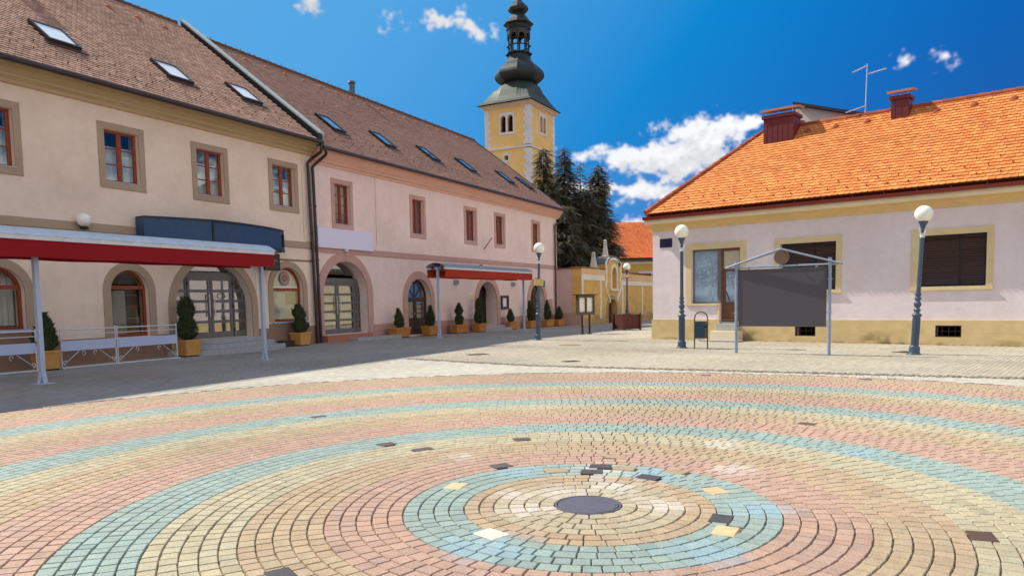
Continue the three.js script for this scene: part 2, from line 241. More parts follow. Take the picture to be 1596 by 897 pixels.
{
  const r = rng(11), pick = { teal: [161, 179, 171], pink: [196, 162, 143], tan: [192, 168, 138], cream: [194, 183, 153], beige: [192, 177, 148] };
  // [rows, colour] outwards from the cover; then the five-row cycle
  const rows = []; let rad0 = 0.27;
  const add = (n, c, w) => { for (let i = 0; i < n; i++) { rows.push([rad0, rad0 + w, c]); rad0 += w; } };
  add(4, 'beige', 0.1225); add(2, 'tan', 0.1175); add(4, 'teal', 0.12); add(5, 'pink', 0.117); add(5, 'tan', 0.117); add(5, 'cream', 0.12); add(5, 'teal', 0.117);
  for (let k = 0; k < 2; k++) { add(6, 'pink', 0.1225); add(5, 'tan', 0.1225); add(4, 'cream', 0.1225); add(5, 'teal', 0.1225); }
  add(7, 'pink', 0.1225); add(6, 'tan', 0.1225); add(2, 'pink', 0.1225);
  const insets = [];   // larger tiles laid into the rings: [radius, angle, colour]
  for (const a of [[1.30, -59, 'o'], [1.03, -132.7, 'c'], [1.15, 129.3, 'o'], [1.17, 72.7, 'o2'], [1.04, 115.2, 'd'], [1.08, 36.8, 'd'], [1.12, 7.7, 'd'], [1.36, 11, 'd'], [1.6, -26.8, 'd2'], [1.2, -8.6, 'k'], [1.33, 21.2, 'k'], [2.83, -34.5, 'd2'], [3.37, -37.9, 'd2'], [2.86, -9.9, 'd2'], [2.6, -9.2, 'k'], [1.83, 14.9, 'k'], [1.4, 41.6, 'k'], [5.94, -35.3, 'd2'], [4.71, 42.1, 'd2'], [2.73, 110.2, 'b'], [2.47, -124.8, 'd'], [10.1, 20, 'd2'], [10.3, 36.9, 'd2'], [2.48, 18.8, 'k']]) insets.push(a);
  const stained = [[1.3, 150, 0.34, 'blue'], [1.25, -140, 0.4, 'blue'], [1.35, 100, 0.3, 'blue'], [1.25, 35, 0.4, 'blue'], [1.3, -25, 0.32, 'blue'], [1.2, 15, 0.4, 'white'], [0.5, -100, 0.3, 'white'], [0.55, 95, 0.3, 'white'], [0.6, 25, 0.35, 'white'], [0.45, -30, 0.25, 'white'], [2.26, -30.6, 0.22, 'white'], [2.88, 37, 0.3, 'white'], [1.89, 54, 0.3, 'white'], [0.7, -60, 0.2, 'white'], [3.5, 60, 0.3, 'blue']];
  const polar = (R, aDeg) => [CIRC[0] + R * Math.sin(rad(aDeg)), CIRC[1] - R * Math.cos(rad(aDeg))];
  const insetXZ = insets.map(([R, a, c]) => [...polar(R, a), c, a]), stainXZ = stained.map(([R, a, w, c]) => [...polar(R, a), w, c]);
  const bricks = [];
  for (const [ra, rb, c] of rows) {
    const rm = (ra + rb) / 2, small = rm < 0.6, n = Math.max(11, Math.round(2 * Math.PI * rm / (small ? 0.115 : 0.128))), ph = r() * 7, edges = [];
    for (let i = 0; i < n; i++) edges.push((i + (r() - 0.5) * 0.34) / n * 2 * Math.PI + ph);
    for (let i = 0; i < n; i++) {
      const a0 = edges[i], a1 = i + 1 < n ? edges[i + 1] : edges[0] + 2 * Math.PI, am = (a0 + a1) / 2, x = CIRC[0] + rm * Math.sin(am), z = CIRC[1] - rm * Math.cos(am);
      const v1 = r(), v2 = r(), v3 = r(), v4 = r(), v5 = r(), v6 = r(), v7 = r();
      if (z > -0.6) continue;
      const [, wo] = toW(x, z); if (wo < 5) continue;
      if (insetXZ.some(([ix, iz]) => Math.hypot(ix - x, iz - z) < 0.085)) continue;
      let col = sRGB(...pick[c]), k = 0.92 + (v1 - 0.5) * 0.13 + (fbm(x * 0.45, z * 0.45, 4, 4) - 0.5) * 0.3 - (v3 < 0.05 ? 0.1 : 0);
      const hue = (v2 - 0.5) * 0.06; col.r *= k * (1 + hue); col.g *= k; col.b *= k * (1 - hue);
      for (const [sx, sz, w, kind] of stainXZ) { const d = Math.hypot(sx - x, sz - z) / w + (v3 - 0.5) * 0.5; if (d < 1) col.lerp(kind === 'blue' ? sRGB(150, 186, 208) : sRGB(226, 218, 210), (1 - d) * 0.6); }
      bricks.push({ ra, rb, a0, a1, x, z, col, v: [v4, v5, v6, v7] });
    }
  }
  // a block with worn, bevelled edges
  function brickGeo(b) {
    const gap = 0.0036 + b.v[0] * 0.0022, bev = 0.0045, h = (b.v[1] - 0.5) * 0.003, tx = (b.v[2] - 0.5) * 0.008, tz = (b.v[3] - 0.5) * 0.008, r0 = b.ra + gap, r1 = b.rb - gap, g0 = gap / r0, g1 = gap / r1;
    const pt = (R, a) => [CIRC[0] + R * Math.sin(a), CIRC[1] - R * Math.cos(a)];
    const J = (i) => (((b.v[i] * 97.3) % 1) - 0.5) * 0.006;
    const ring = (inset, y) => [[r0 + inset + J(0), b.a0 + g0 + inset / r0], [r0 + inset + J(1), b.a1 - g0 - inset / r0], [r1 - inset + J(2), b.a1 - g1 - inset / r1], [r1 - inset + J(3), b.a0 + g1 + inset / r1]].map(([R, a]) => { const [x, z] = pt(R, a); return [x, y + (inset > 0 ? (x - b.x) * tx + (z - b.z) * tz : (y > -0.02 ? (x - b.x) * tx + (z - b.z) * tz : 0)), z]; });
    const top = ring(bev, h), mid = ring(0, h - 0.006), bot = ring(0, -0.03), P = [];
    const quad = (a, c, d, e) => P.push(...a, ...c, ...d, ...a, ...d, ...e);
    quad(top[0], top[1], top[2], top[3]);
    for (let i = 0; i < 4; i++) { const j = (i + 1) % 4; quad(top[j], top[i], mid[i], mid[j]); quad(mid[j], mid[i], bot[i], bot[j]); }
    const g = new THREE.BufferGeometry(), n = P.length / 3; g.setAttribute('position', new THREE.BufferAttribute(new Float32Array(P), 3)); g.computeVertexNormals();
    const uv = new Float32Array(n * 2), cl = new Float32Array(n * 3), du = b.v[0] * 3, dv = b.v[1] * 3;
    for (let i = 0; i < n; i++) { uv[i * 2] = P[i * 3] + du; uv[i * 2 + 1] = P[i * 3 + 2] + dv; cl[i * 3] = b.col.r; cl[i * 3 + 1] = b.col.g; cl[i * 3 + 2] = b.col.b; }
    g.setAttribute('uv', new THREE.BufferAttribute(uv, 2)); g.setAttribute('color', new THREE.BufferAttribute(cl, 3)); return g;
  }
  // the 300 that show largest are pieces of their own
  const cp = new THREE.Vector3();
  for (const b of bricks) { cp.set(b.x, 0, b.z).project(camera); b.inView = Math.abs(cp.x) < 1 && Math.abs(cp.y) < 1; const d = Math.hypot(b.x, b.z, 1.65); b.size = b.inView ? (b.rb - b.ra) * (b.a1 - b.a0) * (b.ra + b.rb) / d ** 3 : 0; }
  bricks.sort((a, b) => b.size - a.size);
  bricks.slice(0, 300).forEach((b) => mesh('paving_brick', brickGeo(b), paveMat, paving));
  mesh('paving_bricks', mergeGeometries(bricks.slice(300).map(brickGeo)), paveMat, paving, { kind: 'stuff' });
  const insetCols = { o: 0xe4c092, c: 0xece2c6, o2: 0xd6b888, d: 0x4b474c, d2: 0x5f5352, k: 0xae9a7a, b: 0x5a4038 }, mats = {};
  for (const [x, z, c, a] of insetXZ) {
    const m = mats[c] || (mats[c] = std(insetCols[c], { map: T.grain, bumpMap: T.grainBump, bumpScale: 0.004 })), b = new MB();
    b.ext(rect(-0.108, 0.108, -0.082, 0.082), -0.02, 0.0045, 0.006); for (const g of b.g) g.rotateX(-Math.PI / 2); b.move(0, 0, 0, -rad(a) + (c === 'o' ? 0.2 : 0)); b.move(x, 0, z);
    b.build('inset_tile', m, paving);
  }
  // dark round cover in the middle of the rings
  const b = new MB(); b.lathe([[0, 0.004], [0.235, 0.004], [0.243, 0], [0.243, -0.02]], CIRC[0], 0, CIRC[1], 48); const cover = tag(b.build('manhole_cover', M.manhole), 'dark round cover at the centre of the paving rings', 'manhole cover');
  const rim = new MB(); rim.lathe([[0.249, -0.02], [0.249, 0.002], [0.268, 0.002], [0.268, -0.02]], CIRC[0], 0, CIRC[1], 48); rim.build('rim', M.manhole, cover);

  // rectangular pavers round the rings: white by the rings, beige before the white house, grey before the long house
  const drainAt = (s) => 11.62 - 0.235 * Math.max(0, s - 3.2);
  const zoneOf = (x, z) => {
    const dc = Math.hypot(x - CIRC[0], z - CIRC[1]); if (dc < rad0 + 0.08) return null;
    const [ws, wo] = toW(x, z), [rs, ro] = toR(x, z);
    if (ws < 25.6 && wo < 0.05) return null; if (rs > 0 && ro < 0.05) return null;
    const edge = drainAt(rs);
    if (wo > 8.6 && rs < 13.5 && Math.abs(ro - edge) < 0.2) return 'drain';
    if (wo < 8.6) return 'grey'; if (ro < edge) return 'beige'; return 'white';
  };
  const lists = { grey: [[], []], beige: [[], []], white: [[], []] }, cobbles = [[], []], M4 = new THREE.Matrix4();
  const colsOf = { grey: [168, 161, 152], beige: [192, 182, 162], white: [206, 200, 186] };
  const lay = (frame, o, zones, w, l, S0, S1, O0, O1) => {
    let k = 0;
    for (let a = O0; a < O1; a += w, k++) for (let s = S0 + (k % 2 ? l / 2 : 0); s < S1; s += l) {
      const x = o.x + frame.d[0] * s + frame.n[0] * a, z = o.z + frame.d[1] * s + frame.n[1] * a; if (z > -2.5 || z < -68) continue;
      if (Math.abs(x) > -z * 0.98 + 3) continue;
      const zn = zoneOf(x, z); if (!zones.includes(zn)) continue;
      const q = Math.atan2(-frame.d[1], frame.d[0]) + (r() - 0.5) * 0.01, c = Math.cos(q), si = Math.sin(q), t = (r() - 0.5) * 0.012, t2 = (r() - 0.5) * 0.012;
      M4.set(c, t, si, x, t2, 1, 0, groundY(z) + (r() - 0.5) * 0.004, -si, 0, c, z, 0, 0, 0, 1);
      const col = sRGB(...colsOf[zn]), n = fbm(x * 0.35, z * 0.35, 7, 4), kk = 0.9 + (r() - 0.5) * 0.22 + (n - 0.5) * 0.5; const band = zn === 'beige' ? (vnoise(s * 1.6, 3.3) - 0.5) * 0.16 : 0;
      const warm = (vnoise(x * 0.8, z * 0.5, 3) - 0.5) * 0.12; col.r *= kk + band; col.g *= (kk + band) * (1 - warm * 0.4); col.b *= (kk + band) * (1 - warm);
      lists[zn][0].push(M4.clone()); lists[zn][1].push(col);
    }
  };
  const paver = (w, l) => { const b = new MB(); b.ext(rect(-l / 2 + 0.0016, l / 2 - 0.0016, -w / 2 + 0.0016, w / 2 - 0.0016), -0.03, 0.0, 0.004); for (const g of b.g) g.rotateX(-Math.PI / 2); return b.geo(); };
  const WR = { d: RF.n, n: [-RF.d[0], -RF.d[1]] };
  lay(WF, WO, ['grey'], 0.1, 0.2, -34, 45, 0, 9);
  lay(WR, RO, ['beige'], 0.1, 0.2, -42, 13, -16, 30);
  lay(WF, WO, ['white'], 0.14, 0.14, -30, 4, 8, 30);
  const pm = std(0xffffff, { map: T.grain, bumpMap: T.grainBump, bumpScale: 0.003, roughness: 0.92 });
  instanced('grey_pavers', paver(0.1, 0.2), pm, paving, ...lists.grey); instanced('beige_pavers', paver(0.1, 0.2), pm, paving, ...lists.beige); instanced('white_pavers', paver(0.14, 0.14), pm, paving, ...lists.white);
  // drain of rough cobbles
  for (let s = -3; s < 20; s += 0.11) for (let a = -0.15; a < 0.2; a += 0.1) {
    const e = drainAt(s), [x, , z] = rPt(s + (r() - 0.5) * 0.03, e + a + (r() - 0.5) * 0.02); if (toW(x, z)[1] < 8.6 || Math.hypot(x - CIRC[0], z - CIRC[1]) < rad0 + 0.1) continue;
    const k = 0.8 + r() * 0.35; M4.makeRotationFromEuler(new THREE.Euler((r() - 0.5) * 0.2, r() * 0.6, (r() - 0.5) * 0.2)).scale(_v.set(k, 0.8, k)); M4.setPosition(x, -0.03 - 0.012 + r() * 0.01, z); cobbles[0].push(M4.clone());
    const c = sRGB(150, 140, 122), f = 0.6 + r() * 0.6; c.multiplyScalar(f); cobbles[1].push(c);
  }
  const cg = new THREE.SphereGeometry(0.06, 7, 5); instanced('cobbles', planarUV(prep(cg)), pm, paving, ...cobbles);
}
// iron covers and gratings let into the square
{
  const spots = [['round iron cover in the sunlit pavers right of the red awning', 2.06, -26.05, 0.42, 'round'], ['rectangular iron grating in the pavers in front of the shadow edge', -1.05, -22.4, 0.32, 'rect'], ['small dark grating beside the cobbled drain', 1.55, -19.3, 0.22, 'rect'], ['square cover let into the pavers beside the leaning lamp', 10.9, -20.3, 0.3, 'rect']];
  for (const [l, x, z, s, k] of spots) { const b = new MB(); if (k === 'round') b.lathe([[0, 0.006], [s, 0.006], [s, -0.02]], 0, 0, 0, 28); else { b.box(-s, s, -0.02, 0.006, -s * 0.7, s * 0.7); for (let i = 0; i < 7; i++) b.box(-s * 0.9, s * 0.9, 0.0061, 0.012, -s * 0.62 + i * s * 0.2, -s * 0.55 + i * s * 0.2); } b.move(x, 0, z, 0.4); tag(b.build('manhole_cover', std(k === 'round' ? 0x8f7a5c : 0x6a6058, { map: T.metal, roughness: 0.8 })), l, 'manhole cover'); }
}

// ───────────────────────── building pieces ─────────────────────────
// a rectangular casement in a plastered surround; x0..y1 = outer edges of the surround
function casement(par, x0, x1, y0, y1, o) {
  const { sw = 0.2, cols = 2, rows = 3, frame, trim, curtain, deep = 0.13, curtainTop = 0.72, glass = M.glass } = o, a = x0 + sw, b = x1 - sw, c = y0 + sw, d = y1 - sw;
  const su = new MB(), sh = rect(x0, x1, y0, y1); sh.holes.push(asPath(rect(a, b, c, d))); su.ext(sh, 0.008, 0.035, 0.006);
  su.build('window_surround', trim, par);
  const f = new MB(), fw = 0.07, z = -deep; f.box(a, a + fw, c, d, z - 0.06, z); f.box(b - fw, b, c, d, z - 0.06, z); f.box(a + fw, b - fw, c, c + fw, z - 0.06, z - 0.002); f.box(a + fw, b - fw, d - fw, d, z - 0.06, z - 0.002);
  const W = (b - a - 2 * fw), H = d - c - 2 * fw, mw = 0.035;
  for (let i = 1; i < cols; i++) { const x = a + fw + W * i / cols; f.box(x - 0.045, x + 0.045, c + fw, d - fw, z - 0.05, z + 0.012); }
  const xs = []; for (let i = 0; i < cols; i++) xs.push([a + fw + W * i / cols + (i ? 0.045 : 0), a + fw + W * (i + 1) / cols - (i < cols - 1 ? 0.045 : 0)]);
  for (const [p, q] of xs) { f.box(p, p + 0.03, c + fw, d - fw, z - 0.045, z + 0.005); f.box(q - 0.03, q, c + fw, d - fw, z - 0.045, z + 0.005); for (let j = 1; j < rows; j++) { const y = c + fw + H * j / rows; f.box(p + 0.03, q - 0.03, y - mw / 2, y + mw / 2, z - 0.045, z + 0.003); } }
  const win = f.build('window', frame, par);
  for (const [p, q] of xs) for (let j = 0; j < rows; j++) new MB().box(p + 0.03, q - 0.03, c + fw + H * j / rows + (j ? mw / 2 : 0), c + fw + H * (j + 1) / rows - (j < rows - 1 ? mw / 2 : 0), z - 0.028, z - 0.024).build('pane', glass, win);
  new MB().box(a - 0.015, b + 0.015, c - 0.0, c + 0.018, z - 0.01, 0.045).build('sill', M.whiteBlue, win);
  if (curtain) { const g = new THREE.PlaneGeometry(b - a, (d - c) * curtainTop, 40, 1), p = g.attributes.position; for (let i = 0; i < p.count; i++) p.setZ(i, Math.sin(p.getX(i) * 46) * 0.018 + Math.sin(p.getX(i) * 17) * 0.012); g.computeVertexNormals(); g.translate((a + b) / 2, c + (d - c) * curtainTop / 2, z - 0.2); mesh('curtain', planarUV(prep(g)), curtain, win); }
  return [a, b, c, d];
}
const archHole = (cx, h, y0, sp, rise) => asPath(arch(cx, h, y0, sp, rise), 20);
// a glazed door: rails and stiles joined, panes and handles as pieces
function glazedDoor(par, x0, x1, y0, y1, z, leaves, mat, glass, rows, label) {
  // leaves: list of [from, to] along x
  const f = new MB(), panes = [], hs = [];
  for (const [p, q, kind] of leaves) {
    const st = kind === 'side' ? 0.06 : 0.1, H = (y1 - y0 - 0.22 - 0.1), y00 = y0 + 0.22;
    f.box(p, p + st, y0, y1, z - 0.06, z); f.box(q - st, q, y0, y1, z - 0.06, z); f.box(p + st, q - st, y0, y00, z - 0.055, z - 0.003); f.box(p + st, q - st, y1 - 0.1, y1, z - 0.055, z - 0.003);
    for (let j = 1; j < rows; j++) { const y = y00 + H * j / rows; f.box(p + st, q - st, y - 0.05, y + 0.05, z - 0.055, z - 0.003); }
    for (let j = 0; j < rows; j++) panes.push([p + st, q - st, y00 + H * j / rows + (j ? 0.05 : 0), y00 + H * (j + 1) / rows - (j < rows - 1 ? 0.05 : 0)]);
  }
  const door = f.build('door', mat, par, label ? { label } : {});
  for (const [a, b, c, d] of panes) new MB().box(a, b, c, d, z - 0.034, z - 0.026).build('pane', glass, door);
  return door;
}
const handleBar = (door, x, y0, y1, z) => { const b = new MB(); b.cyl([x, y0, z + 0.07], [x, y1, z + 0.07], 0.022, 0.022, 10); b.cyl([x, y0 + 0.08, z - 0.01], [x, y0 + 0.08, z + 0.07], 0.012); b.cyl([x, y1 - 0.08, z - 0.01], [x, y1 - 0.08, z + 0.07], 0.012); b.build('handle', M.steel, door); };
function skylight(par, s, v, w, l, o, glassMat) {
  const p = rad(o.pitch), b = new MB(); b.box(-w / 2, w / 2, 0, 0.09, 0, 0.13); b.box(-w / 2, w / 2, l - 0.09, l, 0, 0.13); b.box(-w / 2, -w / 2 + 0.08, 0.09, l - 0.09, 0, 0.128); b.box(w / 2 - 0.08, w / 2, 0.09, l - 0.09, 0, 0.128); b.box(-w / 2 - 0.12, w / 2 + 0.12, -0.22, -0.001, 0.03, 0.05);
  const place = (m) => { m.position.set(s, o.y + Math.sin(p) * v + Math.cos(p) * 0.03, o.off - Math.cos(p) * v + Math.sin(p) * 0.03); m.rotation.x = p - Math.PI / 2; };
  const fr = b.build('skylight', M.brownMetal, par); place(fr);
  new MB().box(-w / 2 + 0.08, w / 2 - 0.08, 0.09, l - 0.09, 0.085, 0.1).build('pane', glassMat, fr);
}
const skyGlassA = new THREE.MeshPhysicalMaterial({ color: C(0xf6f8f8), roughness: 0.3, clearcoat: 0.5, clearcoatRoughness: 0.1 }), skyGlassB = new THREE.MeshPhysicalMaterial({ color: C(0x3f6f9e), roughness: 0.05, clearcoat: 1, clearcoatRoughness: 0.02, metalness: 0.35 });
const roofCol = (base, base2) => (r, u, v) => { const c = sRGB(...base).lerp(sRGB(...base2), r()), k = 0.86 + r() * 0.26 + (fbm(u * 0.4, v * 0.6, 5, 3) - 0.5) * 0.3; return c.multiplyScalar(k); };
const tileMat = new THREE.MeshStandardMaterial({ color: 0xffffff, roughness: 0.85, map: T.grain });
function ventTiles(par, pts, o, mat) { const p = rad(o.pitch); for (const [s, v] of pts) { const b = new MB(); const g = new THREE.SphereGeometry(0.13, 10, 6, 0, Math.PI * 2, 0, Math.PI / 2); g.scale(1, 0.7, 1.2); b.add(g); const m = b.build('vent_tile', mat, par); m.position.set(s, o.y + Math.sin(p) * v + Math.cos(p) * 0.04, o.off - Math.cos(p) * v + Math.sin(p) * 0.04); m.rotation.x = p; } }
function guards(par, pts, o, mat, name = 'snow_guard') { const p = rad(o.pitch); for (const [s, v] of pts) { const b = new MB(); b.box(-0.008, 0.008, 0, 0.07, -0.015, 0.015); b.box(-0.022, 0.022, 0.045, 0.07, -0.008, 0.008); const m = b.build(name, mat, par); m.position.set(s, o.y + Math.sin(p) * v + Math.cos(p) * 0.05, o.off - Math.cos(p) * v + Math.sin(p) * 0.05); m.rotation.x = p; } }

// ───────────────────────── the long beige house (left) ─────────────────────────
const PITCH = 37.5, TP = Math.tan(rad(PITCH));
{
  const h = thing('town_house', 'long beige plastered house with brown tiled roof and four casement windows, on the left', 'house', [WO.x, 0, WO.z], WF.turn);
  const S0 = -30, S1 = 0;
  // front with its openings
  const f = rect(S0, S1, -0.1, 8.1);
  const wins = [[-13.0, -11.43], [-9.22, -7.67], [-5.88, -4.32], [-2.37, -0.79]];
  for (const [a, b] of wins) f.holes.push(asPath(rect(a + 0.2, b - 0.2, 5.45, 7.0)));
  const A1 = [-12.28, 0.66, 1.1, 2.12, 0.66], A2 = [-8.45, 0.65, 0.72, 2.13, 0.66], A3 = [-5.15, 1.66, 0.49, 1.6, 1.58], A4 = [-1.57, 0.82, 0.96, 2.26, 0.82];
  for (const a of [A1, A2, A3, A4]) f.holes.push(archHole(...a));
  const wall = new MB().ext(f, -0.45, 0, 0, 20); wall.build('wall', M.wallA, h, { label: 'beige plastered front wall' });
  const body = new MB(); body.box(S0, S1, -0.1, 8.1, -13.9, -13.6); body.box(S0, S0 + 0.3, -0.1, 8.1, -13.59, -0.46); body.box(S1 - 0.3, S1, -0.1, 8.1, -13.59, -0.46); body.box(S0 + 0.31, S1 - 0.31, 7.9, 8.09, -13.59, -0.46); body.box(S0 + 0.31, S1 - 0.31, 4.0, 4.3, -13.59, -0.46); body.box(S0 + 0.31, S1 - 0.31, -0.1, 8.0, -5.2, -5.0);
  for (const s of [-10.4, -6.95, -3.1]) body.box(s, s + 0.12, 0, 7.88, -5, -0.46);
  body.build('inner_wall', M.interior, h);
  // plinth between the openings
  for (const [a, b, y] of [[S0, -13.2, 0.74], [-13.2, -11.36, 1.06], [-11.36, -9.34, 0.74], [-9.34, -7.56, 0.68], [-7.56, -7.08, 0.74], [-3.22, -2.66, 0.74], [-2.66, -0.48, 0.9], [-0.48, -0.06, 0.74]]) new MB().box(a + 0.001, b - 0.001, -0.1, y, 0.001, 0.05).build('plinth', M.plinthA, h);
  // cornice and string course
  new MB().prof([[0.001, 7.66], [0.09, 7.66], [0.09, 7.76], [0.11, 7.765], [0.15, 7.80], [0.2, 7.82], [0.2, 7.9], [0.23, 7.905], [0.29, 7.95], [0.35, 7.97], [0.35, 8.05], [0.48, 8.06], [0.5, 8.17], [0.001, 8.17]], S0, -0.002).build('cornice', M.corniceA, h);
  const sc = new MB(); sc.prof([[0.001, 3.88], [0.05, 3.9], [0.05, 4.12], [0.001, 4.15]], S0, -0.6); sc.prof([[0.001, 3.88], [0.05, 3.9], [0.05, 4.12], [0.001, 4.15]], -0.6, -0.14); sc.build('string_course', M.trimA, h);
  new MB().prof([[0.001, 3.34], [0.02, 3.35], [0.02, 3.4], [0.001, 3.42]], -2.65, -0.14).build('cable_duct', M.plinthA, h);
  new MB().tube([[-0.55, 7.66, 0.02], [-0.55, 6, 0.02], [-0.55, 4.4, 0.02], [-0.5, 4.24, 0.02], [-0.3, 4.2, 0.02], [-0.14, 4.19, 0.02]], 0.012, 6).build('cable', M.corniceR, h);
  for (const [a, b] of wins) casement(h, a, b, 5.25, 7.2, { frame: M.redWood, trim: M.trimA, curtain: M.curtain });
  // arched openings
  const surr = (A, w) => { const b = new MB(); for (const s of [-1, 1]) b.ext(ringHalf(A[0], A[1] + w, A[4] + w, A[1], A[4], A[2], A[3], s, 0), 0.001, 0.04, 0, 20); b.build('arch_surround', M.trimA, h); };
  surr(A1, 0.24); surr(A2, 0.24); surr(A3, 0.28); surr(A4, 0.25);
  for (const [A, tr, deep, kind] of [[A1, 2.24, 0.14, 'a'], [A2, 2.26, 0.14, 'b'], [A4, 2.22, 0.14, 'c']]) {
    const [cx, hw, y0, sp, ri] = A, fr = new MB(), o = arch(cx, hw, y0, sp, ri), fw = 0.085; o.holes.push(archHole(cx, hw - fw, y0 + fw, sp, ri - fw)); fr.ext(o, -deep - 0.07, -deep, 0, 20); fr.box(cx - hw + fw, cx + hw - fw, tr - 0.055, tr + 0.055, -deep - 0.06, -deep + 0.012);
        const win = fr.build('arched_window', M.redWood, h);
    const top = new THREE.Shape(), iw = hw - fw, ih = ri - fw; top.moveTo(cx - iw, tr + 0.055); top.lineTo(cx + iw, tr + 0.055); top.lineTo(cx + iw, sp); top.absellipse(cx, sp, iw, ih, 0, Math.PI, false, 0); top.closePath();
    if (tr + 0.055 > sp) { const pts = []; for (let i = 0; i <= 24; i++) { const t = i / 24 * Math.PI, y = sp + ih * Math.sin(t); if (y >= tr + 0.055) pts.push(new THREE.Vector2(cx + iw * Math.cos(t), y)); } top.curves = []; top.setFromPoints([...pts, pts[0]]); }
    new MB().ext(top, -deep - 0.04, -deep - 0.034, 0, 20).build('pane', M.glassB, win);
    new MB().box(cx - iw, cx + iw, y0 + fw, tr - 0.055, -deep - 0.04, -deep - 0.034).build('pane', M.glassB, win);
    if (kind !== 'b') new MB().box(cx - hw - 0.08, cx + hw + 0.08, y0 - 0.06, y0 + 0.0, -deep - 0.02, 0.09).build('sill', M.whiteBlue, win);
    if (kind === 'a') { const g = new THREE.PlaneGeometry(0.5, 1.6, 20, 1), p = g.attributes.position; for (let i = 0; i < p.count; i++) p.setZ(i, Math.sin(p.getX(i) * 40) * 0.03); g.computeVertexNormals(); g.translate(cx + 0.38, 2.0, -deep - 0.3); mesh('curtain', planarUV(prep(g)), M.curtain, win); }
    if (kind === 'b') { new MB().box(cx - iw, cx + 0.0, y0 + 0.05, tr - 0.1, -deep - 0.12, -deep - 0.1).build('blind', std(0x9a9c9c, { roughness: 0.9 }), win); for (let i = 0; i < 4; i++) new MB().box(cx + 0.08, cx + iw, y0 + 0.2 + i * 0.36, y0 + 0.23 + i * 0.36, -deep - 0.4, -deep - 0.15).build('shelf', M.redWood, win); }
    if (kind === 'c') {
      new MB().box(cx - iw, cx + iw, y0 + 0.1, 3.0, -deep - 0.075, -deep - 0.06).build('poster', M.paper, win);
      for (const [r, c, z] of [[0.275, 0x2f79b5, 0], [0.235, 0xe08050, 0.004], [0.17, 0x9a7f74, 0.008], [0.12, 0x6b6f78, 0.012], [0.075, 0x8a7c78, 0.016]]) { const g = new MB(); g.cyl([cx - 0.02, 2.66, -deep + 0.0 + z], [cx - 0.02, 2.66, -deep + 0.004 + z], r, r, 36); g.build('emblem_ring', std(c, { roughness: 0.7 }), win); }
      new MB().box(cx - iw + 0.12, cx - iw + 0.34, 1.86, 2.08, -deep - 0.058, -deep - 0.054).build('notice', std(0xd8d4c6), win); new MB().box(cx + 0.05, cx + iw - 0.02, 1.62, 2.1, -deep - 0.058, -deep - 0.054).build('notice', std(0xd6cda0), win); new MB().box(cx - iw + 0.1, cx - 0.1, 1.3, 1.5, -deep - 0.058, -deep - 0.054).build('notice', std(0xcfd2d6), win);
    }
  }
  { // big entrance
    const [cx, hw, y0, sp, ri] = A3, z = -0.3, top = 2.62, d = glazedDoor(h, cx - hw, cx + hw, y0, top, z, [[-6.8, -6.1, 'side'], [-6.06, -5.1, 'leaf'], [-5.08, -4.12, 'leaf'], [-4.08, -3.5, 'side']], M.greyDoor, M.doorGlass, 5, 'grey glazed double door under the canopy');
    handleBar(d, -5.2, 1.25, 2.05, z); handleBar(d, -4.98, 1.25, 2.05, z);
    const b = new MB(), pts = []; b.box(cx - hw, cx + hw, top + 0.002, top + 0.2, z - 0.06, z + 0.01); b.build('door_head', M.greyDoor, d);
    for (let i = 0; i <= 24; i++) { const t = i / 24 * Math.PI, y = sp + ri * Math.sin(t); if (y >= top + 0.2) pts.push(new THREE.Vector2(cx + hw * Math.cos(t), y)); }
    new MB().ext(new THREE.Shape([...pts, pts[0]]), -0.34, -0.334).build('pane', M.doorGlass, d);
    for (const [x, y] of [[-4.1, 2.4], [-4.1, 1.6], [-4.1, 0.75], [-6.08, 2.42], [-6.08, 0.8]]) { const k = new MB(); k.cyl([x, y - 0.05, z + 0.03], [x, y + 0.05, z + 0.03], 0.025); k.build('hinge', M.black, d); }
    const e = new MB(), tg = new THREE.TorusGeometry(0.14, 0.012, 8, 30); tg.scale(1.2, 0.75, 0.5); tg.translate(-4.6, 1.98, z - 0.01); e.add(tg); e.build('oval_emblem', M.plinthA, d);
    new MB().box(-6.5, -6.38, 1.78, 1.98, z - 0.02, z - 0.01).build('notice', M.paper, d);
  }
  // rounded steps
  const steps = new MB(); for (const [a, b, y0, y1] of [[2.5, 1.35, -0.05, 0.165], [2.08, 0.95, 0.166, 0.33], [1.72, 0.55, 0.331, 0.488]]) { const s = new THREE.Shape(); s.moveTo(-a, 0); s.lineTo(a, 0); s.absellipse(0, 0, a, b, 0, Math.PI, false, 0); const g = new THREE.ExtrudeGeometry(s, { depth: y1 - y0 - 0.02, bevelEnabled: true, bevelSize: 0.01, bevelThickness: 0.01, bevelOffset: -0.01, bevelSegments: 1, curveSegments: 24 }); g.rotateX(Math.PI / 2); g.translate(-4.75, y1 - 0.01, 0.051); const q = new MB(); q.add(g); q.build('step', M.step, h); }
  // roof
  const eave = { off: 0.62, y: 8.2, pitch: PITCH }, ry = eave.y + 7.5 * TP;
  const roof = new MB().prof([[0.62, 8.16], [-6.88, ry - 0.04], [-14.4, 8.16]], S0, S1 - 0.05).build('roof', M.interior, h);
  const sky3 = [[-9.47, 9.36], [-5.38, 9.36], [-2.08, 9.4]].map(([s, y]) => [s, (y - eave.y) / Math.sin(rad(PITCH))]);
  const inSky = (u, v) => sky3.some(([s, v0]) => Math.abs(u - s) < 0.5 && v > v0 - 0.05 && v < v0 + 1.1);
  tiledSlope(roof, tileMat, { ...eave, s0: -17.5, s1: -0.35, v1: 9.42, color: roofCol([208, 166, 140], [170, 128, 106]), seed: 5, skip: inSky });
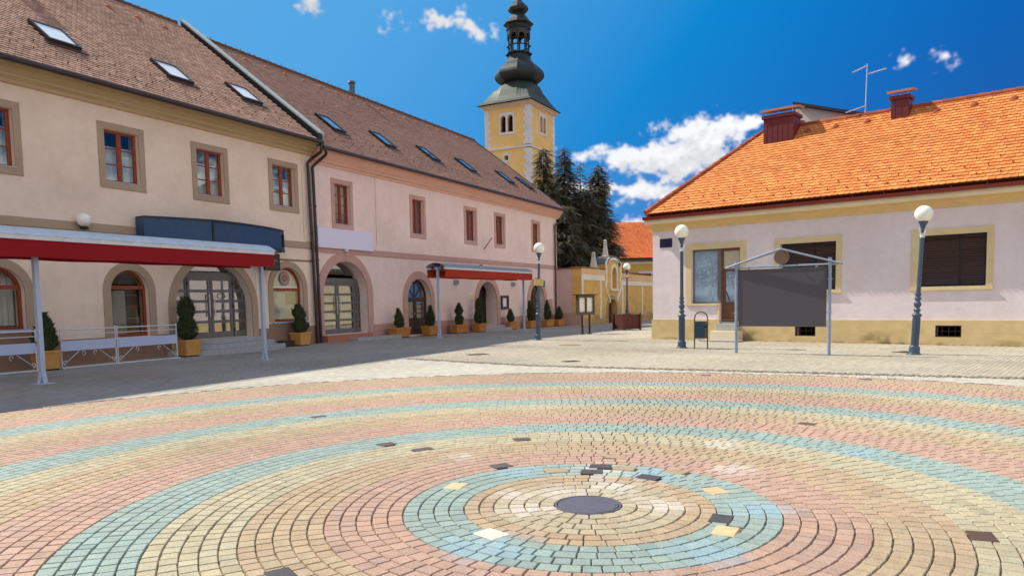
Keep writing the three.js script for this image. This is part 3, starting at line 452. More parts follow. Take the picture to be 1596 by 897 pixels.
  for (const [s, v] of sky3) skylight(h, s, v, 1.0, 1.2, eave, skyGlassA);
  ventTiles(roof, [[-12.1, 8], [-10.8, 8], [-9.5, 8], [-8.2, 8], [-7, 8], [-5.8, 8], [-4.5, 8], [-3.25, 8], [-2, 8]], eave, std(0xb06a48, { map: T.grain }));
  const gp = [], r = rng(3); for (let s = -14; s < -0.8; s += 0.62) { gp.push([s, 0.9], [s + 0.3, 1.5]); if (r() < 0.7) gp.push([s + 0.1, 0.45]); } guards(roof, gp, eave, std(0x7a4a36));
  const rt = new MB(); for (let s = S0; s < -0.5; s += 0.36) rt.cyl([s, ry + 0.02, -6.88], [s + 0.37, ry + 0.035, -6.88], 0.11, 0.13, 10); rt.build('ridge_tiles', std(0x6a4c3e, { map: T.grain }), roof, { kind: 'stuff' });
  { const c = new MB(); c.box(-8.75 - 0.3, -8.75 + 0.3, ry - 0.8, 15.05, -7.2, -6.6); c.box(-8.75 - 0.36, -8.75 + 0.36, 15.05, 15.15, -7.26, -6.54); c.build('chimney', M.redBrick, h); }
  // gutter
  const g = new MB(); g.cyl([S0, 8.12, 0.7], [-0.02, 8.12, 0.7], 0.085, 0.085, 12); g.box(S0, -0.02, 8.1, 8.2, 0.505, 0.63); g.build('gutter', M.brownMetal, h);
  // parapet with metal capping between the two roofs
  const pr = new MB(); pr.prof([[0.66, 8.15], [0.66, 8.44], [-6.88, ry + 0.24], [-6.88, ry - 0.05]], -0.22, 0.02); pr.build('roof_parapet', M.navyDark, h);
  const cap = new MB(); cap.prof([[0.7, 8.45], [0.7, 8.52], [-6.9, ry + 0.32], [-6.9, ry + 0.25]], -0.28, 0.1); cap.build('parapet_capping', std(0xc9cfc6, { metalness: 0.4, roughness: 0.5, map: T.metal }), h);
  const dp = new MB(); dp.tube([[-0.12, 8.04, 0.7], [-0.12, 7.75, 0.68], [-0.22, 7.5, 0.3], [-0.3, 7.32, 0.13], [-0.3, 7.0, 0.13]], 0.062, 12, 40); dp.cyl([-0.3, 7.02, 0.13], [-0.12, 0, 0.13], 0.062, 0.062, 12); for (const y of [1.2, 3.4, 5.6]) dp.cyl([-0.3 + (7 - y) * 0.0257, y, 0.13], [-0.3 + (7 - y) * 0.0257, y + 0.05, 0.13], 0.075); dp.build('downpipe', M.brownMetal, h);
  new MB().cyl([-9.95, 4.0, 0.02], [-9.95, 4.0, 0.2], 0.03).build('bracket', M.black, h);
}

// ───────────────────────── the pink house with arches ─────────────────────────
{
  const h = thing('town_house', 'pink plastered house with arched doorways and brown tiled roof in the middle', 'house', [WO.x, 0, WO.z], WF.turn);
  const S1 = 25.6, yb = -0.45;
  const f = rect(0.02, S1, yb, 7.95), wins = [[1.2, 2.62], [7.05, 8.46], [12.38, 13.86], [16.0, 17.46], [21.33, 22.74]];
  for (const [a, b] of wins) f.holes.push(asPath(rect(a + 0.2, b - 0.2, 5.03, 6.75)));
  const D = [[1.95, 1.5, 0.3, 1.95, 1.5, 0.38], [7.66, 1.04, -0.02, 1.74, 1.05, 0.38], [14.95, 1.18, 0.16, 1.54, 1.2, 0.38], [22.08, 1.15, -0.12, 1.54, 1.17, 0.42]];
  for (const d of D) f.holes.push(archHole(...d.slice(0, 5)));
  new MB().ext(f, -0.6, 0, 0, 20).build('wall', M.wallB, h, { label: 'pink plastered front wall with four arches' });
  const body = new MB(); body.box(0.02, S1, yb, 7.95, -13.9, -13.6); body.box(S1 - 0.3, S1, yb, 7.95, -13.59, -0.61); body.box(0.02, 0.3, yb, 7.95, -13.59, -0.61); body.box(0.31, S1 - 0.31, 7.8, 7.94, -13.59, -0.61); body.box(0.31, S1 - 0.31, 4.0, 4.3, -13.59, -0.61); body.box(0.31, S1 - 0.31, yb, 7.79, -5.2, -5.0);
  for (const s of [5, 11.5, 18.5]) body.box(s, s + 0.12, yb, 7.78, -5, -0.61);
  body.build('inner_wall', M.interior, h);
  const gab = new MB(); { const sh = new THREE.Shape([[0.35, 7.95], [13.9, 7.95], [6.9, 13.3]].map(([x, y]) => new THREE.Vector2(x, y))); const g = new THREE.ExtrudeGeometry(sh, { depth: 0.3, bevelEnabled: false }); g.rotateY(Math.PI / 2); g.translate(S1 - 0.3, 0, 0); gab.add(g); } gab.build('gable_wall', M.wallB, h);
  const gaps = [[3.88, 6.22], [9.1, 13.38], [16.52, 20.48], [23.68, S1 + 0.03]]; for (const [a, b] of gaps) new MB().prof([[0.001, yb], [0.035, yb], [0.035, 0.64 - 0.004 * a], [0.001, 0.66 - 0.004 * a]], a, b).build('plinth', M.plinthB, h);
  new MB().prof([[0.001, 7.38], [0.06, 7.38], [0.06, 7.46], [0.1, 7.5], [0.16, 7.52], [0.16, 7.58], [0.24, 7.66], [0.33, 7.78], [0.4, 7.86], [0.4, 7.92], [0.46, 7.93], [0.46, 8.02], [0.001, 8.02]], 0.03, S1 + 0.35).build('cornice', M.corniceB, h);
  new MB().prof([[0.001, 3.77], [0.045, 3.78], [0.045, 4.02], [0.001, 4.04]], 0.03, S1).build('string_course', M.trimB, h);
  const opt = { cols: 2, rows: 4, frame: M.redWoodB, trim: M.trimB, curtain: M.curtainB, curtainTop: 0.95, glass: M.glassB };
  for (const [a, b] of wins) casement(h, a, b, 4.83, 6.95, opt);
  // cut-stone surrounds, each half its own piece, on base blocks
  for (const [cx, hw, y0, sp, ri, w] of D) {
    for (const s of [-1, 1]) { const b = new MB(); b.ext(ringHalf(cx, hw + w, ri + w, hw, ri, 0.67, sp, s, 0.012), 0.001, 0.05, 0, 20); b.build('arch_stone', M.trimB, h); const c = new MB(); const x0 = cx + s * hw, x1 = cx + s * (hw + w); c.box(Math.min(x0, x1), Math.max(x0, x1), yb, 0.66, 0.001, 0.06); c.build('base_stone', M.trimB, h); }
  }
  { // double glazed door in the big arch
    const [cx, hw, , sp, ri] = D[0], y0 = 0.3, z = -0.42, top = 2.5, d = glazedDoor(h, cx - hw, cx + hw, y0, top, z, [[cx - hw, cx - hw + 0.26, 'side'], [cx - hw + 0.28, cx - 0.08, 'leaf'], [cx - 0.06, cx + 1.08, 'leaf'], [cx + 1.1, cx + hw, 'side']], M.greyDoor, M.doorGlass, 5, 'grey glazed double door in the widest pink arch');
    handleBar(d, cx - 0.18, 1.15, 1.95, z); handleBar(d, cx + 0.04, 1.15, 1.95, z);
    new MB().box(cx - hw, cx + hw, top + 0.002, top + 0.24, z - 0.06, z + 0.01).build('door_head', M.greyDoor, d);
    const pts = []; for (let i = 0; i <= 24; i++) { const t = i / 24 * Math.PI, y = sp + ri * Math.sin(t); if (y >= top + 0.24) pts.push(new THREE.Vector2(cx + hw * Math.cos(t), y)); } new MB().ext(new THREE.Shape([...pts, pts[0]]), z - 0.034, z - 0.028).build('pane', M.doorGlass, d);
    new MB().box(cx - hw - 0.2, cx + hw - 0.1, -0.05, 0.288, 0.062, 0.36).build('door_step', M.redBrick, h, { label: 'brick red step under the wide arched door' });
    new MB().box(cx - 0.3, cx + hw + 1.4, -0.08, 0.12, 0.361, 0.85).build('door_step', M.step, h);
  }
  for (const [k, wood] of [[1, M.brownDoor], [3, M.brownDoor]]) { // panelled doors with spoked fanlights
    const [cx, hw, y0, sp, ri] = D[k], z = k === 1 ? -0.24 : -0.3, top = sp + 0.0, f2 = new MB(), lower = k === 1 ? 0.82 : 0.7;
    f2.box(cx - hw, cx - hw + 0.1, y0, top, z - 0.07, z); f2.box(cx + hw - 0.1, cx + hw, y0, top, z - 0.07, z); f2.box(cx - 0.06, cx + 0.06, y0, top, z - 0.065, z + 0.004); f2.box(cx - hw, cx + hw, top + 0.001, top + 0.11, z - 0.08, z + 0.02);
    for (const [a, b] of [[cx - hw + 0.1, cx - 0.06], [cx + 0.06, cx + hw - 0.1]]) { f2.box(a, b, y0, lower, z - 0.06, z - 0.01); f2.box(a + 0.1, b - 0.1, y0 + 0.15, lower - 0.12, z - 0.012, z + 0.004); f2.box(a, a + 0.05, lower, top, z - 0.06, z - 0.002); f2.box(b - 0.05, b, lower, top, z - 0.06, z - 0.002); f2.box(a + 0.05, b - 0.05, top - 0.09, top, z - 0.06, z - 0.003); if (k === 3 || a > cx) for (let j = 1; j < 4; j++) f2.box(a + 0.05, b - 0.05, lower + (top - lower) * j / 4 - 0.02, lower + (top - lower) * j / 4 + 0.02, z - 0.055, z - 0.006); }
    for (const t of [45, 90, 135]) f2.bar([cx, top + 0.1, z - 0.04], [cx + Math.cos(rad(t)) * hw * 0.97, top + 0.08 + Math.sin(rad(t)) * (ri - 0.1), z - 0.04], 0.05, 0.05);
    const o = arch(cx, hw, top + 0.11, sp + 0.12, ri - 0.12); o.holes.push(archHole(cx, hw - 0.07, top + 0.12, sp + 0.12, ri - 0.19)); f2.ext(o, z - 0.08, z, 0, 20);
    const d = f2.build('door', wood, h);
    for (const [a, b] of [[cx - hw + 0.15, cx - 0.11], [cx + 0.11, cx + hw - 0.15]]) new MB().box(a, b, lower, top - 0.09, z - 0.04, z - 0.034).build('pane', M.doorGlass, d);
    new MB().ext(arch(cx, hw - 0.06, top + 0.12, sp + 0.12, ri - 0.18), z - 0.045, z - 0.04, 0, 20).build('pane', M.doorGlass, d);
    new MB().ball(cx - 0.12, y0 + 1.05, z + 0.04, 0.035).build('handle', M.steel, d);
  }
  { // open doorway: plastered passage, its unlit depth painted as a black panelled sheet
    const [cx, hw, y0, sp, ri] = D[2]; const p = new MB(); p.box(cx - hw - 0.1, cx - hw, y0, 3, -0.9, -0.602); p.box(cx + hw, cx + hw + 0.1, y0, 3, -0.9, -0.602); p.build('passage_wall', M.wallB, h);
    new MB().box(cx - hw - 0.4, cx + hw + 0.4, yb, y0, -0.9, -0.603).build('passage_floor', M.step, h);
    { const dl = new MB(); dl.box(cx - hw - 0.1, cx + hw + 0.1, y0, 3, -0.8, -0.74); for (const [a, b] of [[0.12, 1.0], [1.1, 2.1]]) for (const k of [-1, 1]) dl.box(cx + k * 0.6 - 0.42, cx + k * 0.6 + 0.42, y0 + a, y0 + b, -0.741, -0.715); dl.build('door', std(0x120e0c, { roughness: 0.6 }), h, { label: 'black panel painted as the unlit depth of the doorway' }); }
    const st = new MB(); st.box(cx - hw - 0.3, cx + hw + 0.3, -0.4, 0.145, 0.062, 0.42); st.build('step', M.step, h); new MB().box(cx - hw - 0.5, cx + hw + 0.5, -0.4, 0.0, 0.421, 0.78).build('step', M.step, h);
  }
  // roof
  const eave = { off: 0.5, y: 8.06, pitch: PITCH }, ry = eave.y + 7.4 * TP;
  const roof = new MB().prof([[0.5, 8.03], [-6.9, ry - 0.04], [-14.3, 8.03]], 0.03, S1 + 0.22).build('roof', M.interior, h);
  const sv = (y) => (y - eave.y) / Math.sin(rad(PITCH)), sks = [3.3, 7.25, 11.45, 15.6, 20.8, 23.85].map((s) => [s, sv(9.34)]);
  tiledSlope(roof, tileMat, { ...eave, s0: 0.12, s1: S1 + 0.25, v1: 9.3, color: roofCol([178, 136, 116], [152, 113, 97]), seed: 9, skip: (u, v) => sks.some(([s, v0]) => Math.abs(u - s) < 0.46 && v > v0 - 0.05 && v < v0 + 1.3) });
  for (const [s, v] of sks) skylight(h, s, v, 0.85, 1.35, eave, skyGlassB);
  const vt = []; for (let s = 1.4; s < 25; s += 1.31) vt.push([s, sv(13.15)]); ventTiles(roof, vt, eave, std(0xb87050, { map: T.grain }));
  const gp = []; for (let s = 0.6; s < 25.4; s += 0.6) gp.push([s, 0.9], [s + 0.3, 1.5]); guards(roof, gp, eave, std(0x7a4a3a));
  const rt = new MB(); for (let s = 0.1; s < S1 + 0.1; s += 0.36) rt.cyl([s, ry + 0.02, -6.9], [s + 0.37, ry + 0.035, -6.9], 0.11, 0.13, 10); rt.build('ridge_tiles', std(0x6a4c3e, { map: T.grain }), roof, { kind: 'stuff' });
  const bw = new MB(); const q = rng(8); for (let s = 0.5; s < S1; s += 0.9) bw.cyl([s, ry + 0.1, -6.9], [s, ry + 0.26, -6.9], 0.012); bw.build('ridge_hooks', M.brownMetal, roof, { kind: 'stuff' });
  const vg = new MB(); vg.prof([[0.52, 8.0], [0.52, 8.14], [-6.9, ry + 0.12], [-6.9, ry - 0.02]], S1 + 0.23, S1 + 0.33); vg.build('verge_board', M.brownMetal, roof);
  const fl = new MB(); fl.cyl([12.1, 13.4, -7.3], [12.1, 14.55, -7.3], 0.15, 0.15, 16); fl.cyl([12.1, 14.6, -7.3], [12.1, 14.72, -7.3], 0.24, 0.2, 16); fl.cyl([12.38, 13.4, -7.3], [12.38, 14.85, -7.3], 0.015); for (let y = 13.7; y < 14.4; y += 0.18) fl.cyl([12.1, y, -7.3], [12.38, y, -7.3], 0.012); fl.build('metal_flue', std(0x5f6d78, { metalness: 0.5, roughness: 0.45, map: T.metal }), h);
  const g = new MB(); g.cyl([0.1, 7.97, 0.6], [S1 + 0.3, 7.97, 0.6], 0.08, 0.08, 12); g.box(0.1, S1 + 0.3, 7.95, 8.05, 0.47, 0.53); g.build('gutter', M.brownMetal, h);
  const dp = new MB(); dp.tube([[0.22, 7.95, 0.62], [0.25, 7.7, 0.62], [0.12, 7.42, 0.3], [-0.02, 7.2, 0.13], [-0.02, 6.9, 0.13]], 0.062, 12, 40); dp.cyl([-0.02, 6.92, 0.13], [0.1, 0, 0.13], 0.062, 0.062, 12); for (const y of [1.2, 3.4, 5.6]) dp.cyl([0.0 + (6.9 - y) * 0.016, y, 0.13], [0.0 + (6.9 - y) * 0.016, y + 0.05, 0.13], 0.075); dp.build('downpipe', M.brownMetal, h);
  const d2 = new MB(); d2.tube([[25.85, 7.95, 0.62], [26.1, 7.7, 0.6], [26.05, 7.35, 0.5], [25.4, 7.05, 0.2], [25.05, 6.85, 0.13], [25.05, 6.5, 0.13]], 0.07, 12, 50); d2.cyl([25.05, 6.52, 0.13], [25.05, -0.3, 0.13], 0.065, 0.065, 12); for (let y = 0.8; y < 6.5; y += 1.05) d2.cyl([25.05, y, 0.13], [25.05, y + 0.05, 0.13], 0.08); d2.build('downpipe', M.brownMetal, h);
  new MB().tube([[4.28, 7.36, 0.02], [4.28, 6, 0.02], [4.28, 4.6, 0.02], [4.25, 4.2, 0.02], [4.1, 4.06, 0.03]], 0.014, 6).build('cable', M.corniceR, h);
  for (const [s, y] of [[11.28, 2.68], [18.35, 2.64]]) { const b = new MB(); b.box(s - 0.2, s + 0.2, y - 0.12, y + 0.12, 0.001, 0.12); for (let i = 0; i < 4; i++) b.box(s - 0.17, s + 0.17, y - 0.09 + i * 0.05, y - 0.07 + i * 0.05, 0.121, 0.135); b.build('wall_vent', std(0x9aa0a6, { map: T.metal }), h); }  // grey louvred vent boxes on the wall
  new MB().box(12.95, 13.35, 1.66, 1.98, 0.001, 0.02).build('wall_plate', std(0xe0d2a8), h);
  new MB().cyl([14.6, 4.62, 0.03], [14.75, 5.3, 0.5], 0.03).build('flag_holder', M.plinthA, h);
  new MB().tube([[13.1, 3.3, 0.05], [13.1, 3.55, 0.35], [13.2, 3.65, 0.6], [13.5, 3.55, 0.6], [13.7, 3.3, 0.5]], 0.025, 8, 30).build('bracket', M.iron, h);
  new MB().box(24.1, 24.6, 0.75, 1.65, 0.001, 0.06).build('meter_box', M.trimB, h);
}
// boards and boxes fixed to the two houses
const onWall = (s, y, off = 0) => wPt(s, off, y);
{
  const b = thing('sign_board', 'blank white sign board above the wide pink arch', 'sign', onWall(2.0, 4.39, 0.06), WF.turn); new MB().ext(rect(-1.86, 1.86, -0.42, 0.42), 0, 0.08, 0.008).build('board', M.panelWhite, b); const k = new MB(); k.box(-1.5, -1.44, -0.3, 0.3, -0.058, -0.001); k.box(1.44, 1.5, -0.3, 0.3, -0.058, -0.001); k.build('bracket', M.white, b); const l = new MB(); l.box(-0.16, 0.02, -0.52, -0.43, 0.02, 0.12); l.build('spot_lamp', M.white, b);
}
{
  const b = thing('menu_case', 'dark framed notice case with white sheet right of the open doorway', 'notice case', onWall(17.15, 1.5, 0), WF.turn); const o = rect(-0.5, 0.5, -0.42, 0.42); o.holes.push(asPath(rect(-0.36, 0.36, -0.3, 0.3))); new MB().ext(o, 0.001, 0.09, 0.008).build('frame', M.brownMetal, b); new MB().box(-0.36, 0.36, -0.3, 0.3, 0.005, 0.02).build('backing', std(0x9b9aa0), b); new MB().box(-0.2, 0.2, -0.25, 0.25, 0.021, 0.026).build('sheet', M.paper, b);
}
{
  const b = thing('lightbox_sign', 'small black box sign hanging beside the end of the red awning', 'sign', onWall(-2.95, 3.22, 0.55), WF.turn);
  new MB().ext(rect(-0.42, 0.3, -0.31, 0.31), -0.1, 0.1, 0.01).build('box', M.black, b); const t = new MB(); for (const [x, w] of [[-0.2, 0.07], [-0.1, 0.1], [0.03, 0.08], [0.14, 0.05]]) t.box(x, x + w, 0.02, 0.08, 0.101, 0.105); for (const [x, w] of [[-0.24, 0.08], [-0.13, 0.06], [-0.04, 0.09]]) t.box(x, x + w, -0.09, -0.03, 0.101, 0.105); t.build('worn_lettering', std(0x8a7a5a), b); new MB().box(0.301, 0.34, -0.3, 0.3, -0.09, 0.09).build('side_cap', std(0x241c20), b); new MB().cyl([0, 0.31, 0], [0, 0.48, 0], 0.03).build('hanger', M.black, b);
}
{ // bowed blue canopy over the entrance
  const b = thing('canopy', 'dark blue bowed metal canopy over the grey entrance door', 'canopy', onWall(0, 0, 0), WF.turn);
  const plan = [[-8.15, 0.06], [-8.2, 0.5], [-7.3, 0.92], [-6.2, 1.25], [-5.0, 1.2], [-3.6, 0.95], [-2.5, 0.62], [-2.1, 0.4], [-2.05, 0.06]], up = (y0, y1, k = 1, mb = new MB()) => { const s = new THREE.Shape(plan.map(([x, z]) => new THREE.Vector2(x, -z * k))); const g = new THREE.ExtrudeGeometry(s, { depth: y1 - y0, bevelEnabled: false }); g.rotateX(-Math.PI / 2); g.translate(0, y0, 0); return mb.add(g); };
  up(3.74, 4.4).build('fascia', M.navy, b); up(4.401, 4.46, 1.04).build('rim', M.navyDark, b); up(3.62, 3.739, 1.07).build('soffit', M.navyDark, b);
  const p = new MB(); p.box(-6.25, -6.18, 3.76, 4.38, 1.2, 1.275); p.box(-2.3, -2.25, 3.8, 4.3, 0.5, 0.56); p.build('joint_cover', M.navyDark, b);
}
{
  const b = thing('wall_lamp', 'white globe lamp on the beige wall above the red awning', 'lamp', onWall(-9.95, 4.0, 0.24), WF.turn); new MB().lathe([[0.03, -0.12], [0.1, -0.1], [0.12, -0.06], [0.07, -0.02], [0.001, 0]], 0, 0.02, 0).build('collar', M.black, b); new MB().ball(0, 0.19, 0, 0.2, 28, 20).build('globe', M.lampWhite, b);
}
{
  const b = thing('tub', 'low black plastic tub behind the planter by the poster window', 'tub', onWall(-2.25, 0, 0.42), WF.turn); const o = rect(-0.3, 0.3, -0.14, 0.14); o.holes.push(asPath(rect(-0.27, 0.27, -0.11, 0.11))); const g = new THREE.ExtrudeGeometry(o, { depth: 0.24, bevelEnabled: false }); g.rotateX(-Math.PI / 2); new MB().add(g).build('side', M.black, b); new MB().box(-0.27, 0.27, 0.0, 0.02, -0.11, 0.11).build('base', M.black, b); new MB().box(-0.33, 0.33, 0.2, 0.241, 0.141, 0.165).build('rim', M.black, b);
}

// ───────────────────────── the low white house with the orange roof ─────────────────────────
{
  const h = thing('low_house', 'low white house with bright orange tiled roof on the right', 'house', [RO.x, 0, RO.z], RF.turn);
  const S1 = 17, TOPY = 4.6, wins = [[4.83, 7.08, 1.72, 3.6], [9.17, 11.35, 1.74, 3.58]];
  const f = rect(0, S1, -0.1, TOPY); for (const [a, b, c, d] of wins) f.holes.push(asPath(rect(a + 0.2, b - 0.18, c + 0.07, d - 0.19)));
  f.holes.push(asPath(new THREE.Shape([[1.66, 1.37], [2.8, 1.37], [2.8, 0.69], [3.58, 0.69], [3.58, 3.4], [1.66, 3.4]].map(([x, y]) => new THREE.Vector2(x, y)))));
  const vents = [[5.58, 6.27, 0.21, 0.57], [9.88, 10.58, 0.25, 0.61]]; for (const [a, b, c, d] of vents) f.holes.push(asPath(rect(a, b, c, d)));
  new MB().ext(f, -0.4, 0).build('wall', M.wallR, h, { label: 'white plastered front wall' });
  const body = new MB(); body.box(0, 0.35, -0.1, TOPY, -7.6, -0.401); body.build('side_wall', M.wallR, h);
  const inn = new MB(); inn.box(0.351, S1, -0.1, TOPY, -7.6, -7.4); inn.box(S1 - 0.3, S1, -0.1, TOPY, -7.39, -0.401); inn.box(0.351, S1 - 0.3, 4.4, 4.59, -7.39, -0.401); inn.box(0.351, S1 - 0.3, -0.1, 0.15, -7.39, -0.401); inn.box(0.351, S1 - 0.3, -0.1, 4.4, -3, -2.9); inn.build('inner_wall', M.interior, h);
  // plinth with weather stains along its foot
  const stain = tex(1024, 96, (u, v) => { const x = u * 17, y = v * 0.8, n = fbm(x * 4, y * 5, 2, 4), e = fbm(x * 2.4, 0.5, 9, 4); const foot = step(Math.max(0.025, 0.09 + (e - 0.5) * 0.36), 0.0, y); let spot = 0; for (const [sx, w, hh] of [[3.9, 0.7, 0.55], [8.3, 0.9, 0.5], [11.8, 0.6, 0.25], [0.8, 0.5, 0.2]]) spot = Math.max(spot, (1 - step(0.2, 1, Math.abs(x - sx) / w)) * (1 - step(0.3, 1, y / hh))); const d = clamp(foot * 0.75 + spot * step(0.3, 0.8, n) * 0.6), k = (0.93 + (n - 0.5) * 0.14) * (1 - d * 0.62); return [k, k * (1 - d * 0.03), k * (1 - d * 0.12)]; }, true);
  const pm = std(0xe2c894, { map: stain, bumpMap: T.plasterBump, bumpScale: 0.003, roughness: 0.95 });
  const pl = new MB(), ps = rect(-0.04, S1, -0.1, 0.77); for (const [a, b, c, d] of vents) ps.holes.push(asPath(rect(a, b, c, d))); ps.holes.push(asPath(rect(2.8, 3.58, 0.62, 0.765)));
  pl.ext(ps, 0.001, 0.045); { const g = pl.geo(false), p = g.attributes.position, uv = g.attributes.uv; for (let i = 0; i < p.count; i++) uv.setXY(i, p.getX(i) / 17, clamp(p.getY(i) / 0.8, 0.01, 0.99)); mesh('plinth', g, pm, h, { label: 'weather-stained cream plinth' }); }
  new MB().box(-0.045, -0.001, -0.1, 0.77, -7.6, 0.0).build('plinth', M.trimR, h);
  new MB().prof([[0.001, 4.2], [0.03, 4.2], [0.04, 4.34], [0.1, 4.47], [0.001, 4.47]], -0.1, S1).build('frieze', M.friezeR, h); new MB().prof([[0.001, 4.471], [0.34, 4.471], [0.4, 4.56], [0.4, 4.62], [0.001, 4.62]], -0.16, S1).build('cornice', M.corniceR, h);
  const sf = new MB(); sf.box(-0.1, -0.001, 4.2, 4.47, -7.6, 0.0); sf.box(-0.16, -0.001, 4.471, 4.62, -7.6, -0.001); sf.build('cornice', M.corniceR, h);
  // eaves gutter in red sheet metal with brackets
  const eave = { off: 0.56, y: 4.82, pitch: 38.5 }, TR = Math.tan(rad(38.5)), ry = eave.y + 4.16 * TR;
  new MB().prof([[0.02, 4.622], [0.57, 4.622], [0.59, 4.73], [0.56, 4.73], [0.55, 4.65], [0.02, 4.65]], -0.1, S1).build('gutter', M.redMetal, h);
  new MB().prof([[0.34, 4.652], [0.36, 4.652], [0.36, 4.85], [0.34, 4.85]], -0.06, S1).build('fascia', std(0x74221c, { roughness: 0.6 }), h);
  for (let s = 0.15; s < S1; s += 0.92) new MB().box(s, s + 0.035, 4.66, 4.83, 0.5, 0.535).build('gutter_bracket', M.redMetal, h);
  new MB().box(-0.14, -0.101, 4.622, 4.75, -7.6, 0.57).build('gutter', M.redMetal, h);
  // hipped roof
  const hipS = (off) => (0.56 - off) * 0.725;
  const P = { e0: [0, 4.81, 0.56], e1: [S1, 4.81, 0.56], r0: [hipS(-3.6), ry - 0.03, -3.6], r1: [S1, ry - 0.03, -3.6], b0: [0, 4.81, -7.7], b1: [S1, 4.81, -7.7] };
  const tri = (a, b, c) => [...a, ...b, ...c], rg = new THREE.BufferGeometry(); rg.setAttribute('position', new THREE.BufferAttribute(new Float32Array([...tri(P.e0, P.e1, P.r1), ...tri(P.e0, P.r1, P.r0), ...tri(P.b0, P.e0, P.r0), ...tri(P.b1, P.b0, P.r0), ...tri(P.b1, P.r0, P.r1), ...tri(P.e0, P.b0, P.b1), ...tri(P.e0, P.b1, P.e1)]), 3)); rg.computeVertexNormals();
  const roof = mesh('roof', planarUV(rg), std(0x8a4a2a), h);
  const L = 4.1 / Math.cos(rad(38.5));
  tiledSlope(roof, tileMat, { ...eave, s0: -0.2, s1: 15.5, v1: L, row: 0.185, th: 0.024, color: (r, u, v) => { const c = sRGB(238, 158, 84).lerp(sRGB(218, 126, 60), r()), k = 0.9 + r() * 0.16 + (fbm(u * 0.5, v * 0.9, 2, 3) - 0.5) * 0.2; return c.multiplyScalar(k); }, seed: 21, inside: (u, v) => u > hipS(0.56 - v * Math.cos(rad(38.5))) + 0.03 });
  const hipMat = [0xa85028, 0x9a4626, 0xb45a2e].map((c) => std(c, { map: T.grain })); const rr = rng(4);
  const ridgeTile = new THREE.CylinderGeometry(0.125, 0.105, 0.4, 12, 1, true, -Math.PI / 2 - 0.2, Math.PI + 0.4); ridgeTile.rotateX(-Math.PI / 2);
  const rtGeo = new MB(); { const o = new THREE.CylinderGeometry(0.145, 0.12, 0.4, 12); rtGeo.add(o); } const rtG = rtGeo.geo();
  const runTiles = (a, b, name) => { const A = new THREE.Vector3(...a), B = new THREE.Vector3(...b), n = Math.floor(A.distanceTo(B) / 0.35), d = B.clone().sub(A).normalize(); for (let i = 0; i < n; i++) { const m = mesh(name, rtG, hipMat[Math.floor(rr() * 3)], roof); m.position.copy(A).addScaledVector(d, 0.2 + i * 0.35); m.quaternion.setFromUnitVectors(UP, d.clone().negate()); m.position.y += 0.03; } };
  runTiles([P.e0[0] + 0.02, P.e0[1] + 0.03, P.e0[2]], P.r0, 'hip_tile'); runTiles(P.r0, [15.5, P.r1[1], P.r1[2]], 'ridge_tile');
  ventTiles(roof, [4.9, 5.9, 7.0, 8.1, 9.2, 10.3, 11.4, 12.5].map((s) => [s, L - 0.5]), eave, std(0xa04a26, { map: T.grain }));
  const gp = []; for (let s = 0.7; s < 15; s += 0.6) gp.push([s, 0.32], [s + 0.25, 0.75], [s + 0.5, 1.2]); guards(roof, gp.filter(([u, v]) => u > hipS(0.56 - v * 0.78) + 0.15), eave, std(0x8e4424));
  // chimneys clad in red sheet, with sheet-metal hoods
  const chimney = (s0, s1, z0, z1, yb, yt, hoodY) => {
    const b = new MB(); b.box(s0, s1, yb, yt, z0, z1); b.box(s0 - 0.06, s1 + 0.06, yt, yt + 0.12, z0 - 0.06, z1 + 0.06); for (let s = s0 + 0.12; s < s1 - 0.05; s += 0.2) b.box(s, s + 0.015, yb, yt - 0.01, z1 + 0.0005, z1 + 0.008); const c = b.build('chimney', M.redChimney, h);
    const p = new MB(); for (const s of [s0 + 0.05, (s0 + s1) / 2, s1 - 0.05]) for (const z of [z0 + 0.05, z1 - 0.05]) p.cyl([s, yt + 0.12, z], [s, hoodY, z], 0.018); p.build('hood_post', M.steel, c);
    const hd = new MB(), m = (z0 + z1) / 2; hd.prof([[z1 + 0.1, hoodY - 0.05], [z1 + 0.1, hoodY + 0.03], [m, hoodY + 0.12], [z0 - 0.1, hoodY + 0.16], [z0 - 0.1, hoodY + 0.1], [m, hoodY + 0.04]], s0 - 0.12, s1 + 0.12); hd.build('hood', std(0xc88264, { map: T.metal, roughness: 0.6 }), c);
  };
  chimney(3.36, 4.5, -3.5, -2.7, 7.1, 8.42, 8.72); chimney(7.8, 8.36, -3.6, -3.0, 7.3, 8.4, 8.66);
  // corner shop window and door
  const sr = new MB(), so = new THREE.Shape([[1.43, 1.3], [2.72, 1.3], [2.72, 0.69], [2.8, 0.69], [2.8, 1.37], [1.66, 1.37], [1.66, 3.4], [3.58, 3.4], [3.58, 0.69], [3.8, 0.69], [3.8, 3.62], [1.43, 3.62]].map(([x, y]) => new THREE.Vector2(x, y))); sr.ext(so, 0.001, 0.04, 0); sr.build('window_surround', M.trimR, h);
  const shop = tex(256, 320, (u, v) => { const n = fbm(u * 7, v * 9, 3, 5), s = step(0.62, 0.7, fbm(u * 22, v * 26, 8, 3)) * step(0.6, 0.3, v) * 0.3, w = step(0.7, 0.95, v + (n - 0.5) * 0.3) * 0.2; const k = 0.78 + (n - 0.5) * 0.22 + s * 0.6 + w * 0.6; return [k * 0.92, k * 1.0, k * 1.08]; }, true, 1 / 1.2, 1 / 2);
  const papered = new THREE.MeshPhysicalMaterial({ color: C(0xc6d4de), map: shop, roughness: 0.25, clearcoat: 0.9, clearcoatRoughness: 0.04 });
